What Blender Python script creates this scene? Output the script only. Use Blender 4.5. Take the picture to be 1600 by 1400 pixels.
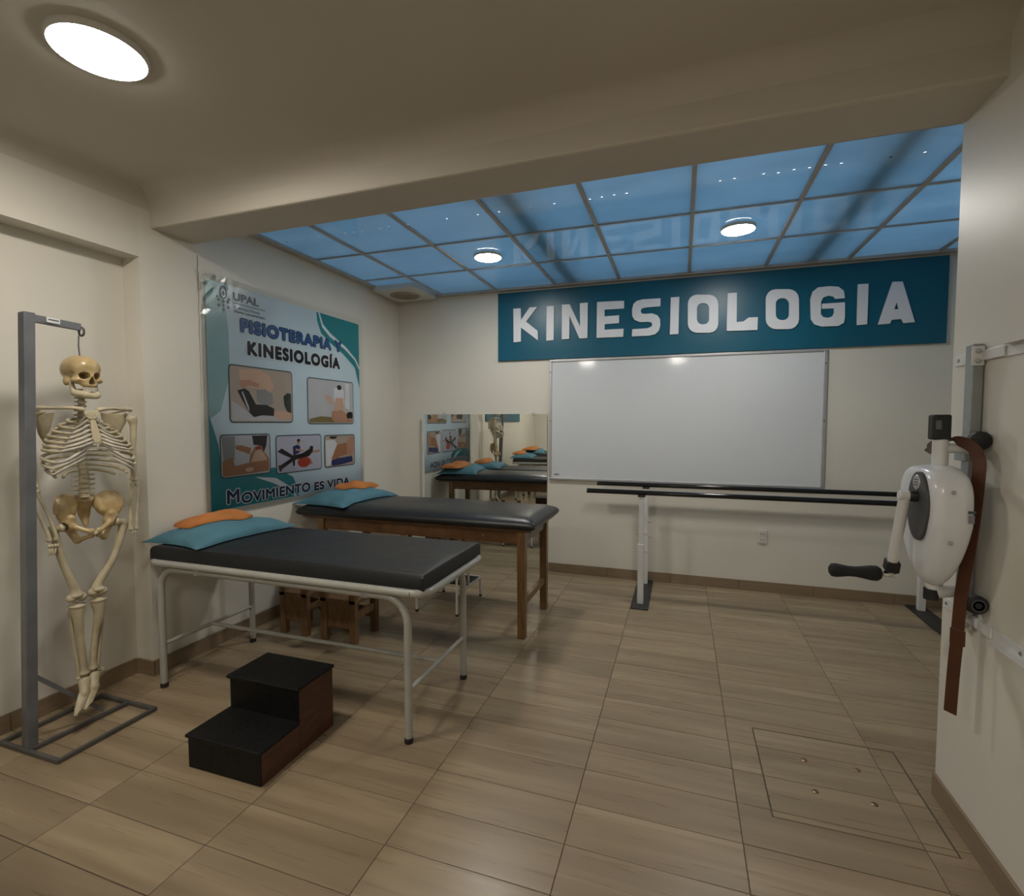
import bpy, math, random
import numpy as np
from mathutils import Vector, Matrix
random.seed(7)
S = bpy.context.scene
C = S.collection
for o in list(bpy.data.objects): bpy.data.objects.remove(o, do_unlink=True)
rad = math.radians

# ------------------------------------------------------------------ camera
cam_d = bpy.data.cameras.new('camera'); cam = bpy.data.objects.new('camera', cam_d); C.objects.link(cam)
cam_d.sensor_fit = 'HORIZONTAL'; cam_d.sensor_width = 36.0; cam_d.lens = 36.0 * 789.19 / 1600.0
cam_d.clip_start = 0.02
YAW, PIT = -0.3237, 0.0505
fw = Vector((math.sin(YAW) * math.cos(PIT), math.cos(YAW) * math.cos(PIT), -math.sin(PIT)))
rt = Vector((math.cos(YAW), -math.sin(YAW), 0)); up = rt.cross(fw)
cam.matrix_world = Matrix(((rt.x, up.x, -fw.x, 0), (rt.y, up.y, -fw.y, 0), (rt.z, up.z, -fw.z, 1.485), (0, 0, 0, 1)))
S.camera = cam

# ------------------------------------------------------------------ sky, exposure
W = bpy.data.worlds.new('overcast_sky'); S.world = W; W.use_nodes = True
bg = W.node_tree.nodes['Background']; bg.inputs[0].default_value = (0.86, 0.94, 1.0, 1); bg.inputs[1].default_value = 3.0
S.view_settings.view_transform = 'Standard'; S.view_settings.look = 'None'; S.view_settings.gamma = 1.0
S.view_settings.use_curve_mapping = False
S.view_settings.exposure = 0.32
LAMP_NEAR, LAMP_ALCOVE = 92.0, 115.0      # radiance of the round ceiling lamps

# ------------------------------------------------------------------ materials
MATS = {}
def mat(name, col, rough=0.5, metal=0.0, var=0.08, scale=8.0, bump=0.0, bscale=60.0, spec=0.5, coat=0.0, stretch=None):
    if name in MATS: return MATS[name]
    m = bpy.data.materials.new(name); m.use_nodes = True; nt = m.node_tree; b = nt.nodes['Principled BSDF']
    b.inputs['Roughness'].default_value = rough; b.inputs['Metallic'].default_value = metal
    b.inputs['Specular IOR Level'].default_value = spec
    if coat: b.inputs['Coat Weight'].default_value = coat; b.inputs['Coat Roughness'].default_value = 0.1
    tc = nt.nodes.new('ShaderNodeTexCoord'); mp = nt.nodes.new('ShaderNodeMapping')
    if stretch: mp.inputs['Scale'].default_value = stretch
    nt.links.new(tc.outputs['Object'], mp.inputs[0])
    n = nt.nodes.new('ShaderNodeTexNoise'); n.inputs['Scale'].default_value = scale; n.inputs['Detail'].default_value = 4
    nt.links.new(mp.outputs[0], n.inputs['Vector'])
    r = nt.nodes.new('ShaderNodeValToRGB')
    r.color_ramp.elements[0].position = 0.3; r.color_ramp.elements[1].position = 0.7
    r.color_ramp.elements[0].color = tuple(c * (1 - var) for c in col) + (1,)
    r.color_ramp.elements[1].color = tuple(min(1, c * (1 + var)) for c in col) + (1,)
    nt.links.new(n.outputs[0], r.inputs[0]); nt.links.new(r.outputs[0], b.inputs['Base Color'])
    if bump:
        n2 = nt.nodes.new('ShaderNodeTexNoise'); n2.inputs['Scale'].default_value = bscale; n2.inputs['Detail'].default_value = 3
        nt.links.new(mp.outputs[0], n2.inputs['Vector'])
        bp = nt.nodes.new('ShaderNodeBump'); bp.inputs['Strength'].default_value = bump; bp.inputs['Distance'].default_value = 0.01
        nt.links.new(n2.outputs[0], bp.inputs['Height']); nt.links.new(bp.outputs[0], b.inputs['Normal'])
    MATS[name] = m; return m

wall_m   = mat('cream_wall_paint', (0.66, 0.63, 0.555), 0.42, var=0.035, scale=1.6, bump=0.12, bscale=7, spec=0.4)
ceil_m   = mat('ceiling_paint', (0.57, 0.53, 0.455), 0.7, var=0.03, scale=1.5, bump=0.08, bscale=9)
grout_m  = mat('dark_grout', (0.085, 0.065, 0.045), 0.9, var=0.2, scale=30)
skirt_m  = mat('skirting_tile', (0.23, 0.165, 0.105), 0.35, var=0.12, scale=5, stretch=(1, 1, 8))
teal_m   = mat('teal_panel', (0.003, 0.092, 0.15), 0.36, var=0.08, scale=2, spec=0.4)
letter_m = mat('white_letter_board', (0.70, 0.71, 0.74), 0.5, var=0.02)
board_m  = mat('whiteboard_enamel', (0.62, 0.64, 0.66), 0.09, var=0.02, scale=1.2, spec=0.5)
alu_m    = mat('brushed_aluminium', (0.55, 0.55, 0.56), 0.38, 0.8, var=0.05, scale=20)
bone_m   = mat('ivory_plastic_bone', (0.47, 0.405, 0.275), 0.38, var=0.16, scale=14, bump=0.1, bscale=60)
bone2_m  = mat('ochre_bone', (0.43, 0.315, 0.155), 0.30, var=0.2, scale=16, bump=0.08, bscale=60)
bone3_m  = mat('brown_sacrum_bone', (0.16, 0.10, 0.05), 0.45, var=0.25, scale=20)
socket_m = mat('dark_socket_recess', (0.10, 0.055, 0.02), 0.7, var=0.2)
disc_m   = mat('grey_disc_cartilage', (0.30, 0.28, 0.24), 0.5, var=0.15, scale=30)
cart_m   = mat('pale_cartilage', (0.50, 0.46, 0.38), 0.4, var=0.1, scale=20)
stand_m  = mat('grey_stand_paint', (0.165, 0.172, 0.185), 0.42, 0.3, var=0.15, scale=9)
base_m   = mat('dark_stand_base', (0.10, 0.095, 0.09), 0.5, 0.2, var=0.2, scale=12)
clear_m  = None
bedsteel = mat('cream_grey_enamel', (0.36, 0.355, 0.32), 0.33, 0.0, var=0.06, scale=10, coat=0.3)
rubber_m = mat('black_rubber', (0.012, 0.012, 0.012), 0.6, var=0.2)
vinyl_m  = mat('black_vinyl', (0.0085, 0.009, 0.0105), 0.44, var=0.15, scale=5, bump=0.25, bscale=14, spec=0.45)
leath_m  = mat('black_leatherette', (0.013, 0.014, 0.0155), 0.36, var=0.12, scale=5, bump=0.2, bscale=10, spec=0.5)
blue_m   = mat('blue_pillow_cloth', (0.062, 0.165, 0.215), 0.85, var=0.15, scale=6, bump=0.4, bscale=16)
orange_m = mat('orange_cloth', (0.42, 0.15, 0.035), 0.85, var=0.12, scale=8, bump=0.35, bscale=24)
woodd_m  = mat('varnished_brown_wood', (0.115, 0.052, 0.019), 0.36, var=0.35, scale=7, stretch=(1.5, 6, 1.5), bump=0.1, coat=0.2)
woodl_m  = mat('varnished_leg_wood', (0.15, 0.077, 0.026), 0.34, var=0.3, scale=7, stretch=(7, 7, 1), bump=0.08, coat=0.25)
stool_m  = mat('raw_pine_wood', (0.17, 0.095, 0.042), 0.5, var=0.3, scale=6, stretch=(6, 6, 1), bump=0.1)
maho_m   = mat('mahogany_board', (0.075, 0.026, 0.013), 0.4, var=0.4, scale=6, stretch=(2, 2, 9), bump=0.1)
tread_m  = mat('black_rubber_tread', (0.006, 0.006, 0.006), 0.5, var=0.2, spec=0.25, bump=0.3, bscale=50)
bar_m    = mat('black_gloss_bar', (0.006, 0.006, 0.006), 0.13, var=0.1)
whitest  = mat('white_enamel_steel', (0.66, 0.66, 0.65), 0.35, var=0.04, scale=12)
plate_m  = mat('dark_foot_plate', (0.02, 0.02, 0.02), 0.45, var=0.2, scale=20)
shell_m  = mat('white_machine_shell', (0.68, 0.69, 0.71), 0.22, var=0.02, scale=5)
grey_m   = mat('charcoal_cover', (0.06, 0.06, 0.065), 0.45, var=0.1, scale=30)
foam_m   = mat('black_foam_grip', (0.012, 0.012, 0.013), 0.8, var=0.2, bump=0.3, bscale=200)
chrome_m = mat('chrome', (0.75, 0.75, 0.75), 0.12, 1.0, var=0.03)
galv_m   = mat('galvanised_profile', (0.30, 0.32, 0.31), 0.35, 0.6, var=0.1, scale=15)
strap_m  = mat('brown_leather_strap', (0.075, 0.024, 0.010), 0.4, var=0.25, scale=10, bump=0.15, bscale=50)
tgrid_m  = mat('grey_ceiling_grid', (0.46, 0.44, 0.41), 0.5, 0.2, var=0.08, scale=12)
plast_m  = mat('white_plastic', (0.62, 0.61, 0.57), 0.4, var=0.03)
vent_m   = mat('beige_vent_grille', (0.36, 0.30, 0.23), 0.5, var=0.1)
screw_m  = mat('brass_screw', (0.28, 0.18, 0.10), 0.35, 0.8, var=0.1)
steel_s  = mat('steel_screw', (0.45, 0.45, 0.45), 0.3, 0.9, var=0.1)
roof_m   = mat('roof_timber', (0.12, 0.10, 0.08), 0.8, var=0.2)
outer_m  = mat('shade_wall_grey', (0.34, 0.33, 0.31), 0.9, var=0.1)
socketd  = mat('dark_slot', (0.03, 0.03, 0.03), 0.6)
label_m  = mat('white_sticker', (0.62, 0.62, 0.60), 0.5)
screen_m = mat('grey_display_glass', (0.10, 0.11, 0.11), 0.15)

def flat(name, col, rough=0.35, var=0.05, scale=6):
    return mat('print_' + name, col, rough, var=var, scale=scale, spec=0.4)

def tile_material():
    m = bpy.data.materials.new('wood_look_floor_tile'); m.use_nodes = True; nt = m.node_tree; b = nt.nodes['Principled BSDF']
    N = nt.nodes.new; L = nt.links.new
    g = N('ShaderNodeNewGeometry'); oi = N('ShaderNodeObjectInfo')
    sep = N('ShaderNodeSeparateXYZ'); L(g.outputs['Position'], sep.inputs[0])
    def mth(op, a, bb):
        n = N('ShaderNodeMath'); n.operation = op
        for i, v in enumerate((a, bb)):
            if isinstance(v, (int, float)): n.inputs[i].default_value = v
            else: L(v, n.inputs[i])
        return n.outputs[0]
    rx = mth('MULTIPLY', oi.outputs['Random'], 31.7)
    x1 = mth('ADD', mth('MULTIPLY', sep.outputs[0], 0.9), rx); y1 = mth('ADD', mth('MULTIPLY', sep.outputs[1], 11.0), rx)
    cb = N('ShaderNodeCombineXYZ'); L(x1, cb.inputs[0]); L(y1, cb.inputs[1]); L(rx, cb.inputs[2])
    n1 = N('ShaderNodeTexNoise'); n1.inputs['Scale'].default_value = 1.0; n1.inputs['Detail'].default_value = 2.5; n1.inputs['Distortion'].default_value = 0.35
    L(cb.outputs[0], n1.inputs['Vector'])
    cb2 = N('ShaderNodeCombineXYZ'); L(mth('MULTIPLY', x1, 3.0), cb2.inputs[0]); L(mth('MULTIPLY', y1, 5.0), cb2.inputs[1])
    n2 = N('ShaderNodeTexNoise'); n2.inputs['Scale'].default_value = 1.0; n2.inputs['Detail'].default_value = 3
    L(cb2.outputs[0], n2.inputs['Vector'])
    mix = mth('ADD', mth('MULTIPLY', n1.outputs[0], 0.88), mth('MULTIPLY', n2.outputs[0], 0.12))
    r = N('ShaderNodeValToRGB'); e = r.color_ramp.elements
    e[0].position = 0.24; e[0].color = (0.205, 0.149, 0.091, 1); e[1].position = 0.72; e[1].color = (0.370, 0.288, 0.184, 1)
    k = e.new(0.5); k.color = (0.278, 0.208, 0.129, 1)
    L(mix, r.inputs[0])
    hs = N('ShaderNodeHueSaturation'); L(r.outputs[0], hs.inputs['Color'])
    L(mth('ADD', mth('MULTIPLY', oi.outputs['Random'], 0.16), 0.92), hs.inputs['Value'])
    L(hs.outputs[0], b.inputs['Base Color'])
    b.inputs['Roughness'].default_value = 0.3; b.inputs['Specular IOR Level'].default_value = 0.45
    L(mth('ADD', mth('MULTIPLY', n2.outputs[0], 0.2), 0.20), b.inputs['Roughness'])
    return m
tile_m = tile_material()

def panel_material():
    # blue frosted acrylic: daylight comes through it, its face is glossy, a row of clear specks imitates daylight from roof gaps
    m = bpy.data.materials.new('blue_frosted_acrylic'); m.use_nodes = True; nt = m.node_tree; nt.nodes.clear()
    N = nt.nodes.new; L = nt.links.new
    out = N('ShaderNodeOutputMaterial'); tr = N('ShaderNodeBsdfTranslucent'); df = N('ShaderNodeBsdfDiffuse'); gl = N('ShaderNodeBsdfGlossy')
    g = N('ShaderNodeNewGeometry'); n = N('ShaderNodeTexNoise'); n.inputs['Scale'].default_value = 2.2; n.inputs['Detail'].default_value = 3
    mp = N('ShaderNodeMapping'); mp.inputs['Scale'].default_value = (1, 2.2, 1); L(g.outputs['Position'], mp.inputs[0]); L(mp.outputs[0], n.inputs['Vector'])
    r = N('ShaderNodeValToRGB'); r.color_ramp.elements[0].position = .3; r.color_ramp.elements[1].position = .7
    r.color_ramp.elements[0].color = (0.215, 0.315, 0.40, 1); r.color_ramp.elements[1].color = (0.25, 0.355, 0.44, 1)
    L(n.outputs[0], r.inputs[0]); L(r.outputs[0], tr.inputs[0]); df.inputs[0].default_value = (0.10, 0.16, 0.2, 1)
    a = N('ShaderNodeAddShader'); L(tr.outputs[0], a.inputs[0]); L(df.outputs[0], a.inputs[1])
    fr = N('ShaderNodeFresnel'); fr.inputs[0].default_value = 1.28; gl.inputs['Roughness'].default_value = 0.05
    mx = N('ShaderNodeMixShader'); L(fr.outputs[0], mx.inputs[0]); L(a.outputs[0], mx.inputs[1]); L(gl.outputs[0], mx.inputs[2])
    # daylight specks of roof gaps above, put into the panel as clear spots
    sep = N('ShaderNodeSeparateXYZ'); L(g.outputs['Position'], sep.inputs[0])
    def mth(op, x, y):
        q = N('ShaderNodeMath'); q.operation = op
        for i, v in enumerate((x, y)):
            if isinstance(v, (int, float)): q.inputs[i].default_value = v
            else: L(v, q.inputs[i])
        return q.outputs[0]
    xs = mth('DIVIDE', sep.outputs[0], 0.072); fx = mth('FRACT', xs, 0); ix = mth('FLOOR', xs, 0)
    wn = N('ShaderNodeTexWhiteNoise'); wn.noise_dimensions = '1D'; L(ix, wn.inputs['W'])
    ax = mth('DIVIDE', mth('ABSOLUTE', mth('SUBTRACT', fx, 0.5), 0), 0.11)
    yc = mth('ADD', mth('MULTIPLY', mth('SUBTRACT', wn.outputs[0], 0.5), 0.03), 3.06)
    ay = mth('DIVIDE', mth('ABSOLUTE', mth('SUBTRACT', sep.outputs[1], yc), 0), 0.008)
    rr = mth('ADD', mth('MULTIPLY', ax, ax), mth('MULTIPLY', ay, ay))
    light_speck = mth('MULTIPLY', mth('LESS_THAN', rr, 1.0), mth('GREATER_THAN', wn.outputs[0], 0.5))
    tp = N('ShaderNodeBsdfTransparent'); mx2 = N('ShaderNodeMixShader')
    L(light_speck, mx2.inputs[0]); L(mx.outputs[0], mx2.inputs[1]); L(tp.outputs[0], mx2.inputs[2]); L(mx2.outputs[0], out.inputs[0])
    return m
panel_m = panel_material()

def film_material():
    m = bpy.data.materials.new('clear_plastic_film'); m.use_nodes = True; nt = m.node_tree; nt.nodes.clear(); N = nt.nodes.new; L = nt.links.new
    out = N('ShaderNodeOutputMaterial'); tp = N('ShaderNodeBsdfTransparent'); gl = N('ShaderNodeBsdfGlossy'); gl.inputs['Roughness'].default_value = 0.12
    tp.inputs[0].default_value = (0.95, 0.96, 0.96, 1)
    fr = N('ShaderNodeFresnel'); fr.inputs[0].default_value = 1.27; mx = N('ShaderNodeMixShader')
    L(fr.outputs[0], mx.inputs[0]); L(tp.outputs[0], mx.inputs[1]); L(gl.outputs[0], mx.inputs[2]); L(mx.outputs[0], out.inputs[0])
    return m
film_m = film_material()

def emit_material(name, col, strength):
    m = bpy.data.materials.new(name); m.use_nodes = True; nt = m.node_tree; nt.nodes.clear()
    out = nt.nodes.new('ShaderNodeOutputMaterial'); e = nt.nodes.new('ShaderNodeEmission'); e.inputs[0].default_value = col + (1,); e.inputs[1].default_value = strength
    nt.links.new(e.outputs[0], out.inputs[0]); return m
near_lamp_m = emit_material('lit_diffuser_warm', (1.0, 0.94, 0.84), LAMP_NEAR)
alc_lamp_m = emit_material('lit_diffuser_neutral', (1.0, 0.96, 0.88), LAMP_ALCOVE)
mirror_m = bpy.data.materials.new('mirror_glass'); mirror_m.use_nodes = True
_b = mirror_m.node_tree.nodes['Principled BSDF']; _b.inputs['Metallic'].default_value = 1; _b.inputs['Roughness'].default_value = 0.0
_b.inputs['Base Color'].default_value = (0.80, 0.83, 0.81, 1)

# ------------------------------------------------------------------ builders
def wloc(o):
    v = Vector((0, 0, 0))
    while o is not None: v = v + o.location; o = o.parent
    return v
def tag(o, label=None, cat=None, group=None, kind=None):
    if label: o['label'] = label
    if cat: o['category'] = cat
    if group: o['group'] = group
    if kind: o['kind'] = kind
    return o
def thing(name, label, cat, loc=(0, 0, 0), group=None):
    o = bpy.data.objects.new(name, None); C.objects.link(o); o.location = loc; o.empty_display_size = 0.1
    return tag(o, label, cat, group)
def copy_tree(o, parent=None, off=None):
    c = o.copy(); C.objects.link(c); c.parent = parent
    if off is not None: c.location = o.location + Vector(off)
    for ch in list(o.children): copy_tree(ch, c)
    return c

def catmull(P, n=6):
    P = [Vector(p) for p in P]
    if len(P) < 3:
        return [P[0].lerp(P[1], i / n) for i in range(n + 1)]
    out = []
    for i in range(len(P) - 1):
        p0 = P[i - 1] if i > 0 else P[0] * 2 - P[1]; p1 = P[i]; p2 = P[i + 1]; p3 = P[i + 2] if i + 2 < len(P) else P[-1] * 2 - P[-2]
        for k in range(n):
            t = k / n
            out.append(0.5 * ((2 * p1) + (-p0 + p2) * t + (2 * p0 - 5 * p1 + 4 * p2 - p3) * t * t + (-p0 + 3 * p1 - 3 * p2 + p3) * t ** 3))
    out.append(P[-1]); return out

class MB:
    def __init__(s): s.v = []; s.f = []; s.mi = []; s.cur = 0
    def add(s, vs, fs):
        n = len(s.v); s.v += [tuple(p) for p in vs]; s.f += [tuple(i + n for i in f) for f in fs]; s.mi += [s.cur] * len(fs); return s
    def box(s, x0, x1, y0, y1, z0, z1):
        v = [(x, y, z) for x in (x0, x1) for y in (y0, y1) for z in (z0, z1)]
        return s.add(v, [(0, 1, 3, 2), (4, 6, 7, 5), (0, 4, 5, 1), (2, 3, 7, 6), (0, 2, 6, 4), (1, 5, 7, 3)])
    def hexa(s, b, t):   # 4 bottom points, 4 top points, both counter-clockwise from above
        return s.add(list(b) + list(t), [(3, 2, 1, 0), (4, 5, 6, 7)] + [(i, (i + 1) % 4, 4 + (i + 1) % 4, 4 + i) for i in range(4)])
    def bar(s, a, b, w, h, upv=(0, 0, 1)):
        a = Vector(a); b = Vector(b); d = (b - a).normalized(); u = Vector(upv); sd = d.cross(u)
        if sd.length < 1e-4: sd = d.cross(Vector((0, 1, 0)))
        sd.normalize(); u = sd.cross(d); sd = sd * w / 2; u = u * h / 2
        v = [p + x + y for p in (a, b) for x, y in ((-sd, -u), (sd, -u), (sd, u), (-sd, u))]
        return s.add(v, [(0, 1, 2, 3), (7, 6, 5, 4)] + [(i, 4 + i, 4 + (i + 1) % 4, (i + 1) % 4) for i in range(4)])
    def tube(s, P, R, seg=10, caps=True, flat=None):
        P = [Vector(p) for p in P]; n = len(P)
        if isinstance(R, (int, float)): R = [R] * n
        t0 = (P[1] - P[0]).normalized(); ref = Vector((0, 0, 1)) if abs(t0.z) < .9 else Vector((1, 0, 0))
        if flat: ref = Vector(flat[1])
        nrm = (ref - t0 * ref.dot(t0)).normalized(); vs = []
        for i in range(n):
            t = (P[min(i + 1, n - 1)] - P[max(i - 1, 0)]).normalized()
            if flat: nrm = Vector(flat[1])
            nrm = (nrm - t * nrm.dot(t)).normalized(); bi = t.cross(nrm)
            for k in range(seg):
                a = 2 * math.pi * k / seg; r = R[i]; rx = r * (flat[0] if flat else 1)
                vs.append(P[i] + nrm * (rx * math.cos(a)) + bi * (r * math.sin(a)))
        fs = [(i * seg + k, i * seg + (k + 1) % seg, (i + 1) * seg + (k + 1) % seg, (i + 1) * seg + k) for i in range(n - 1) for k in range(seg)]
        if caps: fs += [tuple(range(seg - 1, -1, -1)), tuple((n - 1) * seg + k for k in range(seg))]
        return s.add(vs, fs)
    def lathe(s, prof, org, ax=(0, 0, 1), seg=24, sy=1.0):   # prof: (radius, height along axis)
        ax = Vector(ax).normalized(); r = Vector((1, 0, 0)) if abs(ax.x) < .9 else Vector((0, 1, 0)); u = ax.cross(r).normalized(); w = ax.cross(u); org = Vector(org)
        vs = [org + ax * h + (u * math.cos(2 * math.pi * k / seg) + w * (sy * math.sin(2 * math.pi * k / seg))) * max(rr, 1e-5) for rr, h in prof for k in range(seg)]
        n = len(prof)
        fs = [(i * seg + k, i * seg + (k + 1) % seg, (i + 1) * seg + (k + 1) % seg, (i + 1) * seg + k) for i in range(n - 1) for k in range(seg)]
        fs += [tuple(range(seg - 1, -1, -1)), tuple((n - 1) * seg + k for k in range(seg))]
        return s.add(vs, fs)
    def prism(s, poly, fn, a, b):   # poly of 2-D points, fn(p, depth) -> 3-D
        n = len(poly); vs = [fn(p, a) for p in poly] + [fn(p, b) for p in poly]
        return s.add(vs, [tuple(range(n)), tuple(range(2 * n - 1, n - 1, -1))] + [(i, n + i, n + (i + 1) % n, (i + 1) % n) for i in range(n)])
    def build(s, name, mats, parent=None, smooth=False, bevel=0.0, sub=0, origin=None):
        me = bpy.data.meshes.new(name)
        if not isinstance(mats, (list, tuple)): mats = [mats]
        if parent is not None: o0 = wloc(parent)
        elif origin is not None: o0 = Vector(origin)
        else:
            a = np.array(s.v); o0 = Vector(((a[:, 0].min() + a[:, 0].max()) / 2, (a[:, 1].min() + a[:, 1].max()) / 2, a[:, 2].min()))
        me.from_pydata([(p[0] - o0.x, p[1] - o0.y, p[2] - o0.z) for p in s.v], [], s.f)
        for m in mats: me.materials.append(m)
        if len(mats) > 1: me.polygons.foreach_set('material_index', s.mi)
        fix_normals(me)
        if smooth: me.polygons.foreach_set('use_smooth', [True] * len(me.polygons))
        me.update()
        o = bpy.data.objects.new(name, me); C.objects.link(o); o.parent = parent
        if parent is None: o.location = o0
        if bevel:
            b = o.modifiers.new('bevel', 'BEVEL'); b.width = bevel; b.segments = 2; b.limit_method = 'ANGLE'; b.angle_limit = rad(40)
        if sub:
            q = o.modifiers.new('subsurf', 'SUBSURF'); q.levels = sub; q.render_levels = sub
        if smooth == 'auto': auto_smooth(me)
        return o
import bmesh
def fix_normals(me):
    bm = bmesh.new(); bm.from_mesh(me); bmesh.ops.recalc_face_normals(bm, faces=bm.faces); bm.to_mesh(me); bm.free()
def auto_smooth(me, ang=40):
    bm = bmesh.new(); bm.from_mesh(me)
    for f in bm.faces: f.smooth = True
    for e in bm.edges:
        if len(e.link_faces) == 2 and e.calc_face_angle(0) > rad(ang): e.smooth = False
    bm.to_mesh(me); bm.free()
def struct(mb, name, m, parent=None, **k):
    o = mb.build(name, m, parent, **k)
    if parent is None: o['kind'] = 'structure'
    return o
def surfnet(f, lo, hi, res):
    """closed surface of the implicit function f(x,y,z) < 0 (naive surface nets)"""
    n = [int((hi[i] - lo[i]) / res) + 2 for i in range(3)]
    ax = [lo[i] + res * np.arange(n[i]) for i in range(3)]
    X, Y, Z = np.meshgrid(*ax, indexing='ij'); V = f(X, Y, Z); V[0] = V[-1] = 1; V[:, 0] = V[:, -1] = 1; V[:, :, 0] = V[:, :, -1] = 1
    sh = tuple(k - 1 for k in n); ps = np.zeros(sh + (3,)); ct = np.zeros(sh)
    cor = [(i, j, k) for i in (0, 1) for j in (0, 1) for k in (0, 1)]
    sub = lambda c: V[c[0]:c[0] + sh[0], c[1]:c[1] + sh[1], c[2]:c[2] + sh[2]]
    for a in cor:
        for d in range(3):
            if a[d] == 0:
                b = list(a); b[d] = 1; va, vb = sub(a), sub(b); cr = (va < 0) != (vb < 0)
                t = np.where(cr, va / np.where(cr, va - vb, 1), 0)
                for q in range(3): ps[..., q] += np.where(cr, a[q] + (t if q == d else 0), 0)
                ct += cr
    mk = ct > 0; idx = -np.ones(sh, int); idx[mk] = np.arange(mk.sum())
    g = np.stack(np.nonzero(mk), -1) + ps[mk] / ct[mk][:, None]; vs = np.array(lo) + g * res; fs = []
    for d in range(3):
        a = V[tuple(slice(0, -1) if q == d else slice(1, -1) for q in range(3))]; b = V[tuple(slice(1, None) if q == d else slice(1, -1) for q in range(3))]
        cr = np.stack(np.nonzero((a < 0) != (b < 0)), -1)
        e1, e2 = [q for q in range(3) if q != d]
        for c in cr:
            base = c.copy(); base[e1] += 1; base[e2] += 1
            def I(o1, o2):
                p = base.copy(); p[e1] -= o1; p[e2] -= o2; return idx[tuple(p)]
            fs.append((I(1, 1), I(0, 1), I(0, 0), I(1, 0)))
    return vs.tolist(), fs
def ell(X, Y, Z, c, r):
    k = np.sqrt(((X - c[0]) / r[0]) ** 2 + ((Y - c[1]) / r[1]) ** 2 + ((Z - c[2]) / r[2]) ** 2); return (k - 1) * min(r)
def cap(X, Y, Z, a, b, ra, rb):
    a = np.array(a); b = np.array(b); d = b - a; t = np.clip(((X - a[0]) * d[0] + (Y - a[1]) * d[1] + (Z - a[2]) * d[2]) / (d @ d), 0, 1)
    return np.sqrt((X - a[0] - t * d[0]) ** 2 + (Y - a[1] - t * d[1]) ** 2 + (Z - a[2] - t * d[2]) ** 2) - (ra + (rb - ra) * t)
def smin(a, b, k=0.012):
    h = np.clip(0.5 + 0.5 * (b - a) / k, 0, 1); return b * (1 - h) + a * h - k * h * (1 - h)
def smax(a, b, k=0.006): return -smin(-a, -b, k)

# ================================================================== the room
XL, XR, D, YR = -2.917, 0.983, 4.845, 2.3875      # left wall, near right wall, back wall, end of the near right wall
XREC, YPIL = -3.05, 2.08                          # recessed left wall, near face of the pillar
XE, YB = 2.25, -2.7                               # alcove end wall, wall behind the camera
ZC, ZS, ZBEAM = 2.785, 2.813, 2.60                # plaster ceiling, panel ceiling, underside of the beam

struct(MB().box(XL, XE + .1, D, D + .15, -.1, 3.3), 'wall_back', wall_m)
wl = struct(MB().box(XL - .25, XL, YPIL, D + .15, -.1, 3.3), 'wall_left', wall_m)
struct(MB().box(XREC - .15, XREC, YB - .1, YPIL, -.1, 2.8), 'wall_recess', wall_m)
struct(MB().box(XREC - .14, XL, YB, YPIL, 2.42, 2.86), 'ceiling_beam_side', wall_m)
struct(MB().box(XR, XE + .1, YB - .1, YR, -.1, 2.9), 'wall_right', wall_m)
struct(MB().box(XE, XE + .15, YR - .02, D + .15, -.1, 3.3), 'wall_alcove_end', wall_m)
struct(MB().box(XREC - .15, XR + .1, YB - .15, YB, -.1, 2.9), 'wall_rear', wall_m)
struct(MB().box(XREC - .15, XR + .1, YB - .1, 2.2, ZC, 2.95), 'ceiling', ceil_m)
struct(MB().hexa([(XL - .02, 2.15, ZBEAM), (XE, 2.09, ZBEAM), (XE, 2.365, ZBEAM), (XL - .02, 2.43, ZBEAM)],
                 [(XL - .02, 2.15, 3.0), (XE, 2.09, 3.0), (XE, 2.365, 3.0), (XL - .02, 2.43, 3.0)]), 'ceiling_beam_main', ceil_m, bevel=.012)
# above the panels: unseen walls added to shade them, and rafters under open sky
struct(MB().box(XL - .25, XE + .1, 2.1, 2.36, 2.95, 5.6), 'wall_added_shade', outer_m)
struct(MB().box(XL - .25, XL, 2.3, D + .15, 3.3, 4.8), 'wall_added_shade_left', outer_m)  # unseen, added to keep sky light off the left panels
for i, x in enumerate((-1.0, 1.0)):
    o = struct(MB().box(x - .06, x + .06, 2.36, D + .12, ZS + .055, ZS + .19), 'roof_rafter', roof_m)
# plaster coves where the ceiling runs into the beams
def cove(name, a, b, nrm, r=.10):
    a = Vector(a); b = Vector(b); n = Vector(nrm); m = MB(); K = 8; vs = []
    for p in (a, b):
        vs += [p + n * (r - r * math.cos(rad(90 * k / K))) * 1.0 + Vector((0, 0, -(r - r * math.sin(rad(90 * k / K))))) for k in range(K + 1)] + [p + Vector((0, 0, .02)) - n * .02]
    c = K + 2; m.add(vs, [(k, (k + 1), c + (k + 1), c + k) for k in range(K)] + [(K, K + 1, c + K + 1, c + K), (K + 1, 0, c, c + K + 1), tuple(range(c)), tuple(range(2 * c - 1, c - 1, -1))])
    return struct(m, name, ceil_m, smooth='auto')
cove('ceiling_cove_main', (XL + .001, 2.1495, ZC), (XR, 2.113, ZC), (0, -1, 0), .11)
cove('ceiling_cove_side', (XL, YB, ZC), (XL, 2.145, ZC), (1, 0, 0), .09)
# hairline crack where pillar and wall meet
cr = MB(); py = [2.445 + random.uniform(-.003, .003) for _ in range(24)]
for i in range(23):
    z0, z1 = 1.62 + i * .04, 1.62 + (i + 1) * .04; w0 = .0022 * (.35 + .65 * i / 23); w1 = w0
    cr.add([(XL + .0006, py[i] - w0, z0), (XL + .0006, py[i] + w0, z0), (XL + .0006, py[i + 1] + w1, z1), (XL + .0006, py[i + 1] - w1, z1)], [(0, 1, 2, 3)])
cr.build('crack', grout_m, wl)

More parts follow.
